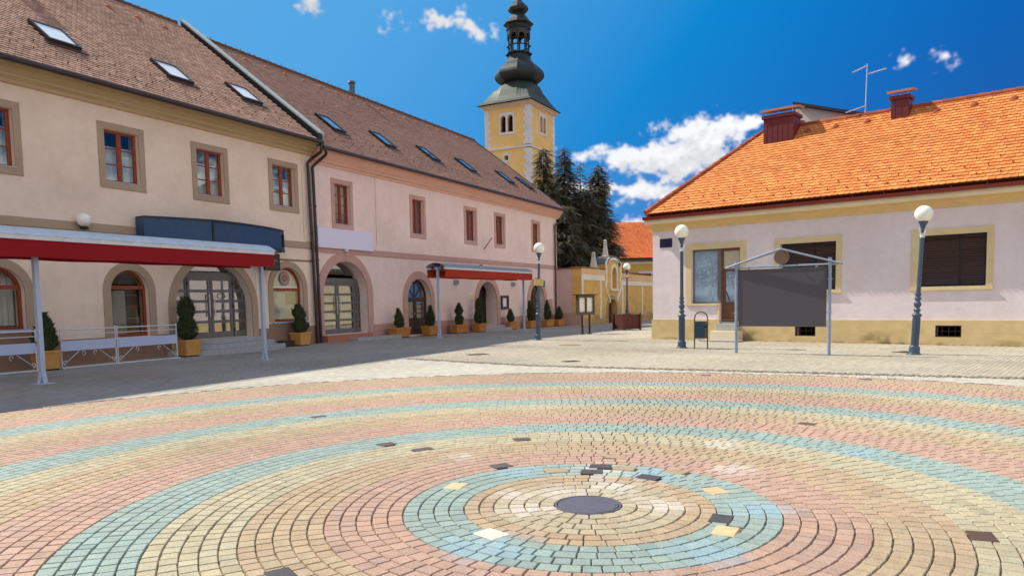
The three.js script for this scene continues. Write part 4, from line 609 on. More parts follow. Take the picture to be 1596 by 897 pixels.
  const wf = new MB(); wf.box(1.66, 2.72, 3.33, 3.4, -0.2, -0.12); wf.box(1.66, 1.71, 1.37, 3.33, -0.2, -0.12); wf.box(2.66, 2.8, 1.37, 3.4, -0.22, -0.1); wf.box(1.71, 2.66, 1.37, 1.41, -0.2, -0.12); const w1 = wf.build('shop_window', std(0x77736e, { map: T.metal }), h);
  new MB().box(1.71, 2.66, 1.41, 3.33, -0.17, -0.16).build('pane', papered, w1); new MB().box(1.6, 2.72, 1.3, 1.365, -0.1, 0.07).build('sill', M.trimR, w1);
  const df = new MB(); df.box(2.801, 2.88, 0.69, 3.4, -0.22, -0.12); df.box(3.5, 3.58, 0.69, 3.4, -0.22, -0.12); df.box(2.88, 3.5, 3.3, 3.4, -0.22, -0.12); df.box(2.88, 3.5, 2.55, 2.64, -0.22, -0.12); df.box(2.88, 3.5, 0.69, 1.42, -0.2, -0.14); df.box(2.98, 3.4, 0.82, 1.3, -0.141, -0.125); df.box(2.88, 2.96, 1.42, 2.55, -0.2, -0.14); df.box(3.42, 3.5, 1.42, 2.55, -0.2, -0.14); const d1 = df.build('shop_door', wood(0x8a5a48), h);
  new MB().box(2.96, 3.42, 1.42, 2.55, -0.175, -0.165).build('pane', papered, d1); new MB().box(2.88, 3.5, 2.64, 3.3, -0.175, -0.165).build('pane', std(0xcfc6b4, { map: T.plaster }), d1); new MB().cyl([3.44, 1.65, -0.13], [3.44, 1.65, -0.06], 0.02).build('handle', M.steel, d1); new MB().bar([2.98, 1.8, -0.15], [3.12, 1.46, -0.15], 0.025).build('crack_tape', M.dark, d1);
  new MB().box(2.7, 3.7, -0.1, 0.36, 0.046, 0.62).build('step', M.corniceR, h); new MB().box(2.8, 3.58, 0.36, 0.62, 0.046, 0.34).build('step', M.step, h); new MB().box(2.5, 3.95, -0.1, 0.06, 0.621, 1.1).build('step', M.step, h); new MB().box(2.8, 3.58, 0.55, 0.69, -0.3, 0.02).build('threshold', M.step, h);
  // two windows with lowered dark blinds
  wins.forEach(([a, b, c, d], k) => {
    const s = rect(a, b, c, d); s.holes.push(asPath(rect(a + 0.2, b - 0.18, c + 0.07, d - 0.19))); new MB().ext(s, 0.008, 0.04, 0.006).build('window_surround', M.trimR, h);
    const x0 = a + 0.2, x1 = b - 0.18, y0 = c + 0.07, y1 = d - 0.19, m = x0 + (x1 - x0) * 0.62, fr = new MB(), z = -0.16; fr.box(x0, x0 + 0.05, y0, y1, z - 0.07, z); fr.box(x1 - 0.05, x1, y0, y1, z - 0.07, z); fr.box(x0 + 0.05, x1 - 0.05, y0, y0 + 0.06, z - 0.07, z - 0.002); fr.box(x0 + 0.05, x1 - 0.05, y1 - 0.08, y1, z - 0.07, z - 0.002); fr.box(m - 0.05, m + 0.05, y0 + 0.06, y1 - 0.08, z - 0.065, z + 0.004);
    const w = fr.build('window', wood(0x2e1e18), h);
    const bl = new MB(), q = rng(30 + k); for (const [p, e] of [[x0 + 0.05, m - 0.05], [m + 0.05, x1 - 0.05]]) for (let y = y0 + 0.08; y < y1 - 0.1; y += 0.052) { const g = new THREE.BoxGeometry(e - p, 0.05, 0.006); g.rotateX(-0.5 + (q() - 0.5) * 0.12); g.translate((p + e) / 2, y + 0.022, z + 0.03); bl.add(g); } bl.build('blind_slats', std(0x4a3128, { roughness: 0.5 }), w, { kind: 'stuff' });
    for (const [p, e] of [[x0 + 0.05, m - 0.05], [m + 0.05, x1 - 0.05]]) new MB().box(p, e, y0 + 0.06, y1 - 0.08, z - 0.045, z - 0.04).build('pane', M.glass, w);
    { const lo = new MB(); for (const [p, e] of [[x0 + 0.05, m - 0.05], [m + 0.05, x1 - 0.05]]) lo.box(p, e, y1 - 0.1, y1 - 0.02, z, z + 0.06); lo.build('blind_box', wood(0x2e1e18), w); }
    new MB().box(a - 0.02, b + 0.02, c - 0.04, c + 0.0, 0.001, 0.07).build('sill', M.trimR, w);
  });
  for (const [a, b, c, d] of vents) { const fr = new MB(), o = rect(a - 0.001, b + 0.001, c, d); o.holes.push(asPath(rect(a + 0.03, b - 0.03, c + 0.03, d - 0.03))); fr.ext(o, -0.06, 0.03); for (let i = 1; i < 4; i++) fr.box(a + (b - a) * i / 4 - 0.008, a + (b - a) * i / 4 + 0.008, c + 0.03, d - 0.03, -0.05, -0.035); fr.box(a + 0.03, b - 0.03, (c + d) / 2 - 0.008, (c + d) / 2 + 0.008, -0.034, -0.022); fr.build('cellar_grille', painted(0x3a221c), h); }
  // aerial
  const an = new MB(); an.cyl([6.79, 7.9, -3.6], [6.84, 10.0, -3.6], 0.02, 0.014); an.bar([6.84, 9.93, -3.6], [6.42, 9.7, -3.3], 0.035, 0.02); an.bar([6.84, 9.62, -3.6], [7.4, 9.78, -3.9], 0.035, 0.02); an.bar([6.8, 8.5, -3.6], [6.2, 8.3, -3.3], 0.03, 0.02); for (let i = 1; i < 5; i++) { an.cyl([6.84 - i * 0.1, 9.93 - i * 0.056, -3.75 + i * 0.07], [6.84 - i * 0.1, 9.93 - i * 0.056, -3.45 + i * 0.07], 0.005, 0.005, 5); an.cyl([6.84 + i * 0.13, 9.62 + i * 0.038, -3.8 - i * 0.07], [6.84 + i * 0.13, 9.62 + i * 0.038, -3.4 - i * 0.07], 0.005, 0.005, 5); } an.build('aerial', M.hood, h);
  const a2 = new MB(); a2.cyl([12.0, 7.9, -3.7], [12.0, 9.4, -3.7], 0.045); a2.cyl([11.85, 8.4, -3.7], [12.0, 8.9, -3.7], 0.02); a2.build('mast', M.iron, h);
}
tag(new MB().ext(rect(-0.265, 0.265, -0.17, 0.17), 0, 0.02, 0.004).move(0, 0, 0, RF.turn).move(...rPt(0.585, 0.004, 3.73)).build('street_plate', painted(0x1c2444, { roughness: 0.4 })), 'blank navy plate on the corner of the white house', 'sign');
{ // pale house whose gable shows above the orange ridge
  const h = thing('rear_house', 'pale house with sloping dark roof edge behind the orange ridge', 'house', [RO.x, 0, RO.z], RF.turn), w = new MB(), sh = new THREE.Shape([[2.84, -0.1], [9.6, -0.1], [9.6, 7.72], [2.84, 9.98]].map(([x, y]) => new THREE.Vector2(x, y))); w.ext(sh, -15, -7.8); w.build('wall', plaster(0xd8d2cc), h);
  const r = new MB(), rs = new THREE.Shape([[2.78, 10.02], [9.8, 7.67], [9.8, 7.79], [2.78, 10.14]].map(([x, y]) => new THREE.Vector2(x, y))); r.ext(rs, -15.2, -7.55); r.build('roof', M.navyDark, h);
  new MB().box(2.95, 3.2, 8.9, 9.3, -7.799, -7.74).build('window', M.redMetal, h); new MB().box(0.02, 2.83, -0.1, 5.2, -26, -7.8).build('side_wing', plaster(0xe8dcc4), h); new MB().prof([[-7.7, 5.201], [-7.7, 5.32], [-26.1, 5.32], [-26.1, 5.201]], -0.2, 2.83).build('wing_roof', std(0xa85a34, { map: T.grain }), h);
}

// ───────────────────────── garden wall, gate wall and what stands behind ─────────────────────────
const GB = wPt(25.62, -0.05), GP = [5.04, 0, -52.6], gY = -0.29;
{
  const len = Math.hypot(GP[0] - GB[0], GP[2] - GB[2]), turn = -Math.atan2(GP[2] - GB[2], GP[0] - GB[0]), w = thing('garden_wall', 'plain pale pink wall between the pink house and the ochre gate wall', 'wall', [GB[0], gY, GB[2]], turn);
  new MB().box(0, len, -0.2, 4.05, -0.4, 0).build('wall', plaster(0xdcbcb6), w); new MB().box(0.0, len - 0.01, -0.2, 0.92, 0.001, 0.03).build('plinth', M.plinthB, w); new MB().box(-0.02, len + 0.02, 4.051, 4.14, -0.46, 0.06).build('coping', std(0xa06a52, { map: T.grain }), w);
}
{
  const az = 26, a = rad(az), g = thing('gate_wall', 'ochre baroque wall with arched gate, niche and stone pinnacles', 'wall', [GP[0], 0, GP[2]], Math.PI / 2 - a);
  const ochreMap = tex(512, 128, (u, v) => { const x = u * 20, y = v * 5.6 - 0.9, n = fbm(x * 1.1, y * 1.6, 4, 5), m = fbm(x * 3, y * 3, 9, 3), d = clamp(step(0.5, 0.66, n) * step(1.9, 0.1, y) * 0.8 + step(0.55, 0.0, y + (m - 0.5) * 0.8) * 0.7), k = 0.92 + (m - 0.5) * 0.14; return [mix(k, 0.72, d), mix(k, 0.76, d), mix(k, 0.92, d)]; }, true), ochre = plaster(0xf0bc68, { map: ochreMap }), ochreLight = plaster(0xf4c894), white = plaster(0xf8f0de), stone = plaster(0xd6d0c4), L = 20, yb = -0.8;
  const f = new THREE.Shape([[0, yb], [L, yb], [L, 3.62], [9.3, 3.72], [9.25, 4.2], [8.7, 4.26]].map(([x, y]) => new THREE.Vector2(x, y)));
  f.absellipse(7.2, 4.2, 1.5, 0.62, 0.04, Math.PI - 0.04, false, 0); for (const [x, y] of [[5.3, 4.24], [5.25, 3.82], [0, 3.85]]) f.lineTo(x, y); f.closePath();
  f.holes.push(archHole(6.93, 1.1, -0.6, 0.7, 0.86)); f.holes.push(archHole(7.45, 0.62, 2.45, 3.5, 0.62));
  { const q = new MB().ext(f, -0.7, 0, 0, 18).geo(), p = q.attributes.position, uv = q.attributes.uv; for (let i = 0; i < p.count; i++) uv.setXY(i, p.getX(i) / 20, (p.getY(i) + 0.9) / 5.6); mesh('wall', q, ochre, g); }
  const n = new MB(); n.box(6.7, 8.2, 2.3, 4.25, -0.72, -0.45); n.build('niche_back', white, g);
  const t = new MB(); // white plaster bands, strips and curves
  t.box(0.02, 5.1, 2.98, 3.36, 0.001, 0.05); t.box(9.4, L, 2.68, 3.02, 0.001, 0.05); t.box(0.02, 0.32, -0.3, 2.979, 0.001, 0.05);
  for (const s of [4.0, 9.5, 15.4, 19]) { t.box(s, s + 0.32, 0.1, s > 9 ? 2.679 : 2.979, 0.001, 0.045); }
  t.build('plaster_band', white, g);
  const ct = new MB(); ct.box(0, 5.2, 3.361, 3.8, 0.001, 0.03); ct.box(9.4, L, 3.021, 3.58, 0.001, 0.03); ct.build('upper_band', ochreLight, g);
  const c = new MB(); c.tube([[5.4, 3.6, 0.03], [5.5, 3.0, 0.03], [5.35, 2.5, 0.03], [5.7, 1.95, 0.03], [6.2, 1.6, 0.03], [6.3, 1.3, 0.03]], 0.09, 8, 40); c.tube([[9.1, 3.6, 0.03], [9.0, 3.0, 0.03], [9.15, 2.5, 0.03], [8.8, 2.0, 0.03], [8.3, 1.7, 0.03], [8.15, 1.35, 0.03]], 0.09, 8, 40); c.build('scroll_band', white, g);
  const ni = new MB(); for (const s of [-1, 1]) ni.ext(ringHalf(7.45, 0.85, 0.85, 0.62, 0.62, 2.3, 3.5, s, 0), 0.001, 0.07); ni.box(6.5, 8.4, 2.2, 2.36, 0.071, 0.14); ni.build('niche_surround', white, g);
  const gb = new MB(); gb.ext(ringHalf(7.2, 2.0, 0.72, 1.75, 0.46, 3.5, 4.2, -1, 0), 0.001, 0.12); gb.ext(ringHalf(7.2, 2.0, 0.72, 1.75, 0.46, 3.5, 4.2, 1, 0), 0.001, 0.12); gb.build('gable_moulding', white, g);
  const gr = new MB(); for (const s of [-1, 1]) gr.ext(ringHalf(6.93, 1.42, 1.18, 1.1, 0.86, -0.6, 0.7, s, 0), 0.001, 0.06); gr.build('gate_surround', plaster(0xb99a72), g);
  const dr = new MB(); for (let i = 0; i < 8; i++) dr.box(5.85 + i * 0.275, 6.11 + i * 0.275, -0.6, 1.56, -0.5, -0.42 + (i % 2) * 0.01); const door = dr.build('gate_door', wood(0x6a4a34), g); const cr = new MB(); for (let j = 0; j < 6; j++) cr.box(5.85, 8.02, -0.4 + j * 0.33, -0.36 + j * 0.33, -0.42, -0.39); cr.build('cross_bar', M.iron, door);
  const cap = new MB(); cap.ext((() => { const s = new THREE.Shape(); s.moveTo(9.0, 4.2); s.absellipse(7.2, 4.22, 1.75, 0.75, 0.02, Math.PI - 0.02, false, 0); s.lineTo(5.6, 4.2); s.absellipse(7.2, 4.2, 1.55, 0.64, Math.PI - 0.02, 0.02, true, 0); s.closePath(); return s; })(), -1.0, 0.13, 0, 18); cap.build('gable_roof', std(0x6e737a, { map: T.metal, roughness: 0.6 }), g);
  const statue = new MB(); statue.lathe([[0.2, 2.38], [0.22, 2.5], [0.15, 2.9], [0.17, 3.2], [0.11, 3.42], [0.06, 3.46]], 7.4, 0, -0.28, 12); statue.ball(7.4, 3.56, -0.27, 0.1, 10, 8); statue.build('niche_figure', std(0xa9854e, { roughness: 0.9 }), g);
  const obelisk = (s, y, hh, r) => { const b = new MB(); b.box(s - r * 1.35, s + r * 1.35, y, y + hh * 0.12, -0.35 - r * 1.35, -0.35 + r * 1.35); b.lathe([[r * 1.25, y + hh * 0.12], [r * 1.1, y + hh * 0.16], [r * 0.55, y + hh * 0.78], [r * 0.7, y + hh * 0.8], [r * 0.45, y + hh * 0.84], [r * 0.62, y + hh * 0.92], [r * 0.3, y + hh * 0.99], [0, y + hh]], s, 0, -0.35, 4, Math.PI / 4); const q = b.geo(); q.computeVertexNormals(); mesh('pinnacle', q, stone, g); };
  obelisk(3.63, 3.8, 1.35, 0.27); obelisk(6.4, 4.75, 1.5, 0.25); obelisk(8.75, 4.3, 0.6, 0.17);
  const cop = new MB(); cop.box(-0.05, 5.2, 3.851, 3.93, -0.76, 0.08); cop.box(9.3, L, 3.725, 3.79, -0.76, 0.08); cop.build('coping', std(0xa06a4c, { map: T.grain }), g);
  const br = new MB(); br.tube([[9.3, 3.2, 0.05], [9.3, 3.3, 0.5], [9.35, 3.3, 0.9]], 0.02, 6); br.build('bracket', M.iron, g);
}
{ // yellow house with orange roof beyond the gate wall
  const h = thing('yellow_house', 'yellow house with plain orange roof beyond the gate wall', 'house', [9, 0, -76], -0.03), b = new MB(); b.box(-3, 22, -1, 5.5, -9, 0); b.build('wall', plaster(0xdcb662), h);
  new MB().prof([[0.3, 5.5], [0.3, 5.62], [-4.5, 9.5], [-9.3, 5.5]], -3.3, 22.3).build('roof_deck', M.dark, h);
  const q = { off: 0.35, y: 5.66, pitch: 39 }; const roof = mesh('roof', new MB().box(-3.3, 22.3, 5.4, 5.55, 0.31, 0.4).geo(), M.brownMetal, h); tiledSlope(roof, tileMat, { ...q, s0: -3.2, s1: 15, v1: 6.2, w: 0.22, row: 0.2, color: roofCol([236, 128, 62], [214, 104, 48]), seed: 31 });
  new MB().prof([[0.001, 5.0], [0.12, 5.05], [0.12, 5.3], [0.001, 5.35]], -3, 22).build('cornice', plaster(0xeadfc4), h);
  for (const s of [1.4, 4.9, 8.4]) { const w = new MB(), o = rect(s - 0.75, s + 0.75, 2.4, 4.3); o.holes.push(asPath(rect(s - 0.52, s + 0.52, 2.6, 4.1))); w.ext(o, 0.001, 0.08); const m = w.build('window', M.white, h); new MB().box(s - 0.52, s + 0.52, 2.6, 4.1, 0.001, 0.02).build('pane', new THREE.MeshPhysicalMaterial({ color: C(0x39424c), roughness: 0.05, clearcoat: 1 }), m); }
  const an = new MB(); an.cyl([1.6, 9.4, -4.5], [1.6, 11.2, -4.5], 0.03); an.cyl([1.1, 10.7, -4.5], [2.1, 10.7, -4.5], 0.015); an.cyl([1.0, 10.2, -4.5], [2.4, 10.3, -4.5], 0.015); an.build('aerial', M.hood, h);
}

// ───────────────────────── church tower ─────────────────────────
{
  const t = thing('church_tower', 'yellow church tower with white quoins and dark onion-domed spire', 'tower', [2.95, 0, -102], Math.PI / 2 - rad(118.5));
  // local x runs along the left face towards the camera corner at x = 0; z points out of the left face; the right face is x = 0
  const W1 = 7, W2 = 8, YC = 28.35, yel = plaster(0xffd286), white = plaster(0xe9e4ea), hole = (a, b, c, d) => asPath(rect(a, b, c, d));
  const lf = rect(-W1, 0, 0, YC), win = [[-4.45, -3.62], [-3.35, -2.5]]; for (const [a, b] of win) lf.holes.push(archHole((a + b) / 2, (b - a) / 2, 24.75, 26.55, 0.5)); lf.holes.push(hole(-3.95, -3.35, 20.95, 21.6));
  new MB().ext(lf, -0.6, 0, 0, 10).build('wall', yel, t);
  const rf = rect(0, W2, 0, YC), win2 = [[3.2, 4.0], [4.2, 5.0]]; for (const [a, b] of win2) rf.holes.push(archHole((a + b) / 2, (b - a) / 2, 24.95, 26.7, 0.5)); { const b = new MB(); b.ext(rf, -0.6, 0, 0, 10); b.move(0, 0, 0, Math.PI / 2); for (const g of b.g) g.translate(0, 0, 0); b.build('wall', yel, t); }
  const bk = new MB(); bk.box(-W1, -W1 + 0.5, 0, YC, -W2, -0.61); bk.box(-W1 + 0.51, -0.61, 0, YC, -W2, -W2 + 0.5); bk.box(-W1 + 0.51, -0.61, 23.5, 23.8, -W2 + 0.51, -0.61); bk.build('rear_wall', yel, t);
  new MB().box(-W1 + 0.51, -0.62, 27.5, 27.8, -W2 + 0.51, -0.62).build('belfry_ceiling', M.dark, t); new MB().box(-W1 + 2.6, -2.2, 23.81, 27.4, -W2 + 2.6, -2.2).build('bell_frame', M.dark, t);
  // quoins: dressed stones of two lengths
  const qs = (put) => { let k = 0; for (let y = 14; y < YC - 0.02; y += 0.52, k++) { if (y > 22.1 && y < 22.5) continue; put(y, k % 2 ? 0.95 : 0.62, k); } };
  const stoneOn = (x0, x1, y0, y1, z0, z1) => new MB().box(x0, x1, y0, y1, z0, z1).build('quoin_stone', white, t);
  qs((y, w, k) => { const e = Math.min(y + 0.515, YC); stoneOn(-w, 0.06, y, e, 0.001, 0.06); stoneOn(0.001, 0.06, y, e, -(k % 2 ? 0.62 : 0.95), 0.0); stoneOn(-W1 - 0.02, -W1 + w, y, e, 0.001, 0.06); stoneOn(0.001, 0.06, y, e, -W2 - 0.02, -W2 + w); });
  const band = new MB(); band.box(-W1 - 0.1, 0.16, 22.45, 22.7, 0.061, 0.16); band.box(0.061, 0.16, 22.45, 22.7, -W2 - 0.1, 0.06); band.build('string_course', white, t);
  const cor = new MB(); for (const [o, y0, y1] of [[0.12, 28.0, 28.2], [0.3, 28.201, 28.42], [0.5, 28.421, 28.62]]) cor.box(-W1 - o, o, y0, y1, -W2 - o, o); cor.build('cornice', plaster(0xe6cdb4), t);
  const frm = new MB(); { const o = rect(-4.65, -2.3, 24.4, 27.4); for (const [a, b] of win) o.holes.push(archHole((a + b) / 2, (b - a) / 2, 24.75, 26.55, 0.5)); frm.ext(o, 0.001, 0.1); } frm.build('belfry_surround', white, t);
  const fr2 = new MB(); { const o = rect(2.95, 5.25, 24.6, 27.55); for (const [a, b] of win2) o.holes.push(archHole((a + b) / 2, (b - a) / 2, 24.95, 26.7, 0.5)); fr2.ext(o, 0.001, 0.1); fr2.move(0, 0, 0, Math.PI / 2); } fr2.build('belfry_surround', white, t);
  const sl = new MB(); for (const [a, b] of win) for (let y = 24.9; y < 26.6; y += 0.26) { const g = new THREE.BoxGeometry(b - a, 0.03, 0.24); g.rotateX(0.7); g.translate((a + b) / 2, y, -0.3); sl.add(g); } for (const [a, b] of win2) for (let y = 25.1; y < 26.8; y += 0.26) { const g = new THREE.BoxGeometry(0.24, 0.03, b - a); g.rotateZ(-0.7); g.translate(-0.3, y, -(a + b) / 2); sl.add(g); } sl.build('louvres', wood(0x5a2c20), t);
  const so = rect(-4.2, -3.1, 20.65, 21.9); so.holes.push(hole(-3.95, -3.35, 20.95, 21.6)); new MB().ext(so, 0.001, 0.08).build('window_surround', white, t);
  // clock on the right face
  const ck = new MB(); ck.box(0.001, 0.12, 20.2, 22.25, -5.35, -2.95); const clock = ck.build('clock_face', white, t); const rim = new MB(); const tg = new THREE.TorusGeometry(0.92, 0.07, 8, 36); tg.rotateY(Math.PI / 2); tg.translate(0.14, 21.2, -4.15); rim.add(tg); for (let i = 0; i < 12; i++) { const a = i / 12 * 6.283; rim.bar([0.14, 21.2 + Math.cos(a) * 0.62, -4.15 + Math.sin(a) * 0.62], [0.14, 21.2 + Math.cos(a) * 0.82, -4.15 + Math.sin(a) * 0.82], 0.07); } rim.build('dial', std(0x5e6470), clock); const hd = new MB(); hd.bar([0.17, 21.2, -4.15], [0.17, 21.78, -4.35], 0.07); hd.bar([0.17, 21.2, -4.15], [0.17, 20.85, -4.5], 0.09); hd.build('hands', M.black, clock);
  // helm: square skirt turning into an octagonal onion, lantern, small onion and spike
  const cop = std(0x43474a, { map: T.copper, roughness: 0.55, metalness: 0.25, flatShading: false }), copG = std(0x4c5853, { map: T.copper, roughness: 0.6, metalness: 0.15 });
  const cx = -W1 / 2, cz = -W2 / 2, sk = [[4.62, 28.62, 0], [4.0, 29.1, 0.0], [3.5, 29.9, 0.12], [3.15, 30.8, 0.4], [2.75, 31.6, 0.85], [2.2, 32.1, 1]];
  const ringPt = (r, k, a) => { const c = Math.cos(a), s = Math.sin(a), sq = 1 / Math.max(Math.abs(c), Math.abs(s)), oc = 1 / Math.cos(((a + Math.PI / 8) % (Math.PI / 4) + Math.PI / 4) % (Math.PI / 4) - Math.PI / 8); const q = r * mix(sq, oc, k); return [cx + q * c * mix(W1 / 7.6, 1, k), cz + q * s * mix(W2 / 7.4, 1, k)]; };
  const skirt = (list, mat, name) => { const P = [], N = 64; for (let i = 0; i < list.length - 1; i++) for (let j = 0; j < N; j++) { const f = (q, jj) => { const [r, y, k] = list[q], [x, z] = ringPt(r, k, jj / N * 2 * Math.PI); return [x, y, z]; }; const a = f(i, j), b = f(i, j + 1), c = f(i + 1, j + 1), d = f(i + 1, j); P.push(...a, ...d, ...c, ...a, ...c, ...b); } const g = new THREE.BufferGeometry(); g.setAttribute('position', new THREE.BufferAttribute(new Float32Array(P), 3)); g.computeVertexNormals(); mesh(name, planarUV(g), mat, t); };
  skirt(sk, copG, 'helm_skirt');
  // smooth along the height, creased between the eight sides
  const oct = (prof, mat, name, fine = 4) => { const c = new THREE.CatmullRomCurve3(prof.map(([r, y]) => new THREE.Vector3(r, y, 0)), false, 'catmullrom', 0.35), pts = fine ? c.getPoints(prof.length * fine) : prof.map(([r, y]) => new THREE.Vector3(r, y, 0)); const P = []; for (let i = 0; i < pts.length - 1; i++) for (let j = 0; j < 8; j++) { const f = (p, jj) => { const a = (jj + 0.5) / 8 * 2 * Math.PI, r = Math.max(p.x, 0.001) / Math.cos(Math.PI / 8); return [cx + r * Math.cos(a), p.y, cz + r * Math.sin(a)]; }; const a = f(pts[i], j), b = f(pts[i], j + 1), d = f(pts[i + 1], j), e = f(pts[i + 1], j + 1); P.push(...a, ...d, ...e, ...a, ...e, ...b); } const g = new THREE.BufferGeometry(); g.setAttribute('position', new THREE.BufferAttribute(new Float32Array(P), 3)); g.computeVertexNormals(); mesh(name, planarUV(g), mat, t); };
  oct([[2.15, 32.05], [2.3, 32.15], [2.75, 32.35], [3.15, 32.75], [3.3, 33.2], [3.15, 33.8], [2.6, 34.45], [1.95, 35.0], [1.6, 35.5], [1.5, 36.1], [1.48, 36.3]], cop, 'onion_dome');
  oct([[1.75, 36.2], [1.75, 36.35], [1.5, 36.4], [0.4, 36.41]], cop, 'lantern_floor', 0);
  for (let j = 0; j < 8; j++) { const a = (j + 0.5) / 8 * 2 * Math.PI, x = cx + Math.cos(a) * 1.4, z = cz + Math.sin(a) * 1.4; new MB().box(-0.1, 0.1, 36.4, 38.75, -0.1, 0.1).move(0, 0, 0, -a).move(x, 0, z).build('lantern_post', M.iron, t); }
  oct([[1.62, 37.3], [1.62, 37.42], [1.42, 37.42], [1.42, 37.3], [1.62, 37.3]], cop, 'lantern_rail', 0);
  { // arcade: eight panels each cut by a round arch
    for (let j = 0; j < 8; j++) { const a = j / 8 * 2 * Math.PI, hw = 0.6, s = rect(-hw, hw, 38.3, 39.6); s.holes.push(archHole(0, 0.4, 38.301, 38.55, 0.4)); new MB().ext(s, -0.08, 0.08).move(0, 0, 0, Math.PI / 2 - a).move(cx + Math.cos(a) * 1.45, 0, cz + Math.sin(a) * 1.45).build('lantern_arch', M.iron, t); } }
  oct([[1.3, 39.58], [1.62, 39.6], [1.68, 39.75], [1.55, 39.85], [1.6, 40.15], [1.95, 40.3], [2.0, 40.4], [1.5, 40.9], [1.15, 41.4], [0.85, 41.75], [0.8, 41.9]], cop, 'lantern_roof', 3);
  oct([[0.8, 41.85], [0.95, 41.95], [1.25, 42.2], [1.35, 42.5], [1.2, 42.9], [0.75, 43.35], [0.42, 43.8], [0.3, 44.3], [0.2, 45.2], [0.12, 46.4], [0.02, 47.6]], cop, 'small_onion');
  const fin = new MB(); fin.ball(cx, 47.7, cz, 0.28); fin.bar([cx, 47.9, cz], [cx, 49.4, cz], 0.09); fin.bar([cx - 0.5, 48.9, cz], [cx + 0.5, 48.9, cz], 0.09); fin.build('cross', std(0xb08a3a, { metalness: 0.7, roughness: 0.4 }), t);
}

// ───────────────────────── conifers behind the garden wall ─────────────────────────
const leafMat = (c) => new THREE.MeshPhysicalMaterial({ color: C(c), roughness: 0.95, transmission: 0.3, thickness: 0, side: THREE.DoubleSide });
function sprayGeo(seed, L, droop, wide) {                                     // a hanging spray of needles
  const r = rng(seed), P = [];
  const leaf = (x, y, z, dx, dy, dz, w) => { const l = Math.hypot(dx, dz) || 1, px = -dz / l * w, pz = dx / l * w; P.push(x - px, y, z - pz, x + px, y, z + pz, x + dx, y + dy, z + dz); };
  for (let i = 0; i < 17; i++) { const t = i / 17, x = (r() - 0.5) * 0.06, y = -droop * t * t * L, z = t * L, s = (i % 2 ? 1 : -1), k = (1 - t * 0.65) * wide; leaf(x, y, z, s * k * (0.5 + r() * 0.5), -0.06 * L * (0.2 + r()), L * 0.22 * (0.4 + r()), 0.032 * (0.6 + r())); if (i % 3 === 0) leaf(x, y, z, (r() - 0.5) * 0.12, -0.16 * L * (0.3 + r() * 0.6), L * 0.1, 0.035); }
  leaf(0, -droop * L * 0.8, L * 0.9, 0, -0.1 * L, L * 0.28, 0.035);
  const g = new THREE.BufferGeometry(); g.setAttribute('position', new THREE.BufferAttribute(new Float32Array(P), 3)); g.computeVertexNormals(); return planarUV(g);
}
const needleMat = leafMat(0x5b5a36), barkMat = std(0x4a3a2c, { map: T.wood, roughness: 1 });
const sprays = [sprayGeo(1, 0.8, 0.25, 0.27), sprayGeo(2, 0.7, 0.4, 0.3)];
function conifer(label, pos, H, R, seed, { thin = 1, lean = 0, low = 0.06, power = 0.85, tint = [84, 79, 40] } = {}) {
  const t = thing('conifer_tree', label, 'tree', pos, 0), r = rng(seed), tr = new MB(), mats = [[], []], cols = [[], []], e = new THREE.Euler(), M4 = new THREE.Matrix4(), q = new THREE.Quaternion();
  const bend = (y) => [lean * (y / H) ** 2 * H, Math.sin(y * 0.6 + seed) * 0.06];
  const tp = []; for (let i = 0; i <= 8; i++) { const y = H * i / 8, [bx, bz] = bend(y); tp.push([bx, y, bz, mix(0.2, 0.015, i / 8) * (0.7 + R / 6)]); }
  for (let i = 0; i < 8; i++) tr.cyl(tp[i].slice(0, 3), tp[i + 1].slice(0, 3), tp[i][3], tp[i + 1][3], 8);
  const gaps = Array.from({ length: 7 }, () => [r() * 6.28, low * H + r() * H * 0.8, 0.35 + r() * 0.4]);
  for (let y = low * H; y < H * 0.985; y += 0.21 / thin * (0.7 + 0.5 * (1 - y / H))) {
    const k = 1 - y / H, bump = 0.82 + 0.3 * fbm(y * 0.7, seed, 2, 2), len = R * Math.pow(k, power) * bump + 0.12, n = Math.max(3, Math.round(4 + 7 * k)), [bx, bz] = bend(y);
    for (let b = 0; b < n; b++) {
      const a = b / n * 6.283 + r() * 1.2 + y * 2.1; let l = len * (0.62 + r() * 0.5); for (const [ga, gy, gw] of gaps) if (Math.abs(gy - y) < 0.8 && Math.abs(((a - ga) % 6.283 + 9.42) % 6.283 - 3.1416) < gw) l *= 0.55;
      const sag = -0.12 - 0.32 * k + (r() - 0.5) * 0.15, up = 0.16 * l;
      const f = (u) => [bx + Math.cos(a) * l * u, y + sag * l * u + up * u * u * 0.9, bz + Math.sin(a) * l * u];
      if (l > 0.6) tr.cyl(f(0), f(0.8), 0.02 + l * 0.012, 0.008, 4, true);
      const m = Math.max(2, Math.round(l * 10 * thin));
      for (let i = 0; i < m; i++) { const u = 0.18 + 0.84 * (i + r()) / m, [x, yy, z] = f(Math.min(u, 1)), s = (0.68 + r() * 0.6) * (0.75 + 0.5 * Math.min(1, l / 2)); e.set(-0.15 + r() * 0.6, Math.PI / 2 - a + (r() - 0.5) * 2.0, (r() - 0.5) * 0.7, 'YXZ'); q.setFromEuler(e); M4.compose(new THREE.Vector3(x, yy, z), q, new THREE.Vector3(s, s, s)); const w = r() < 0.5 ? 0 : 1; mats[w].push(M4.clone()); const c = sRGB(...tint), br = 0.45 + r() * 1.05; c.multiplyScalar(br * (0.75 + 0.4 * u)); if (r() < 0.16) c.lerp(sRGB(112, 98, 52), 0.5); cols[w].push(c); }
    }
  }
  tr.build('trunk', barkMat, t);
  const wm = leafMat(0xffffff); for (const w of [0, 1]) instanced('crown', sprays[w], wm, t, mats[w], cols[w]);
}
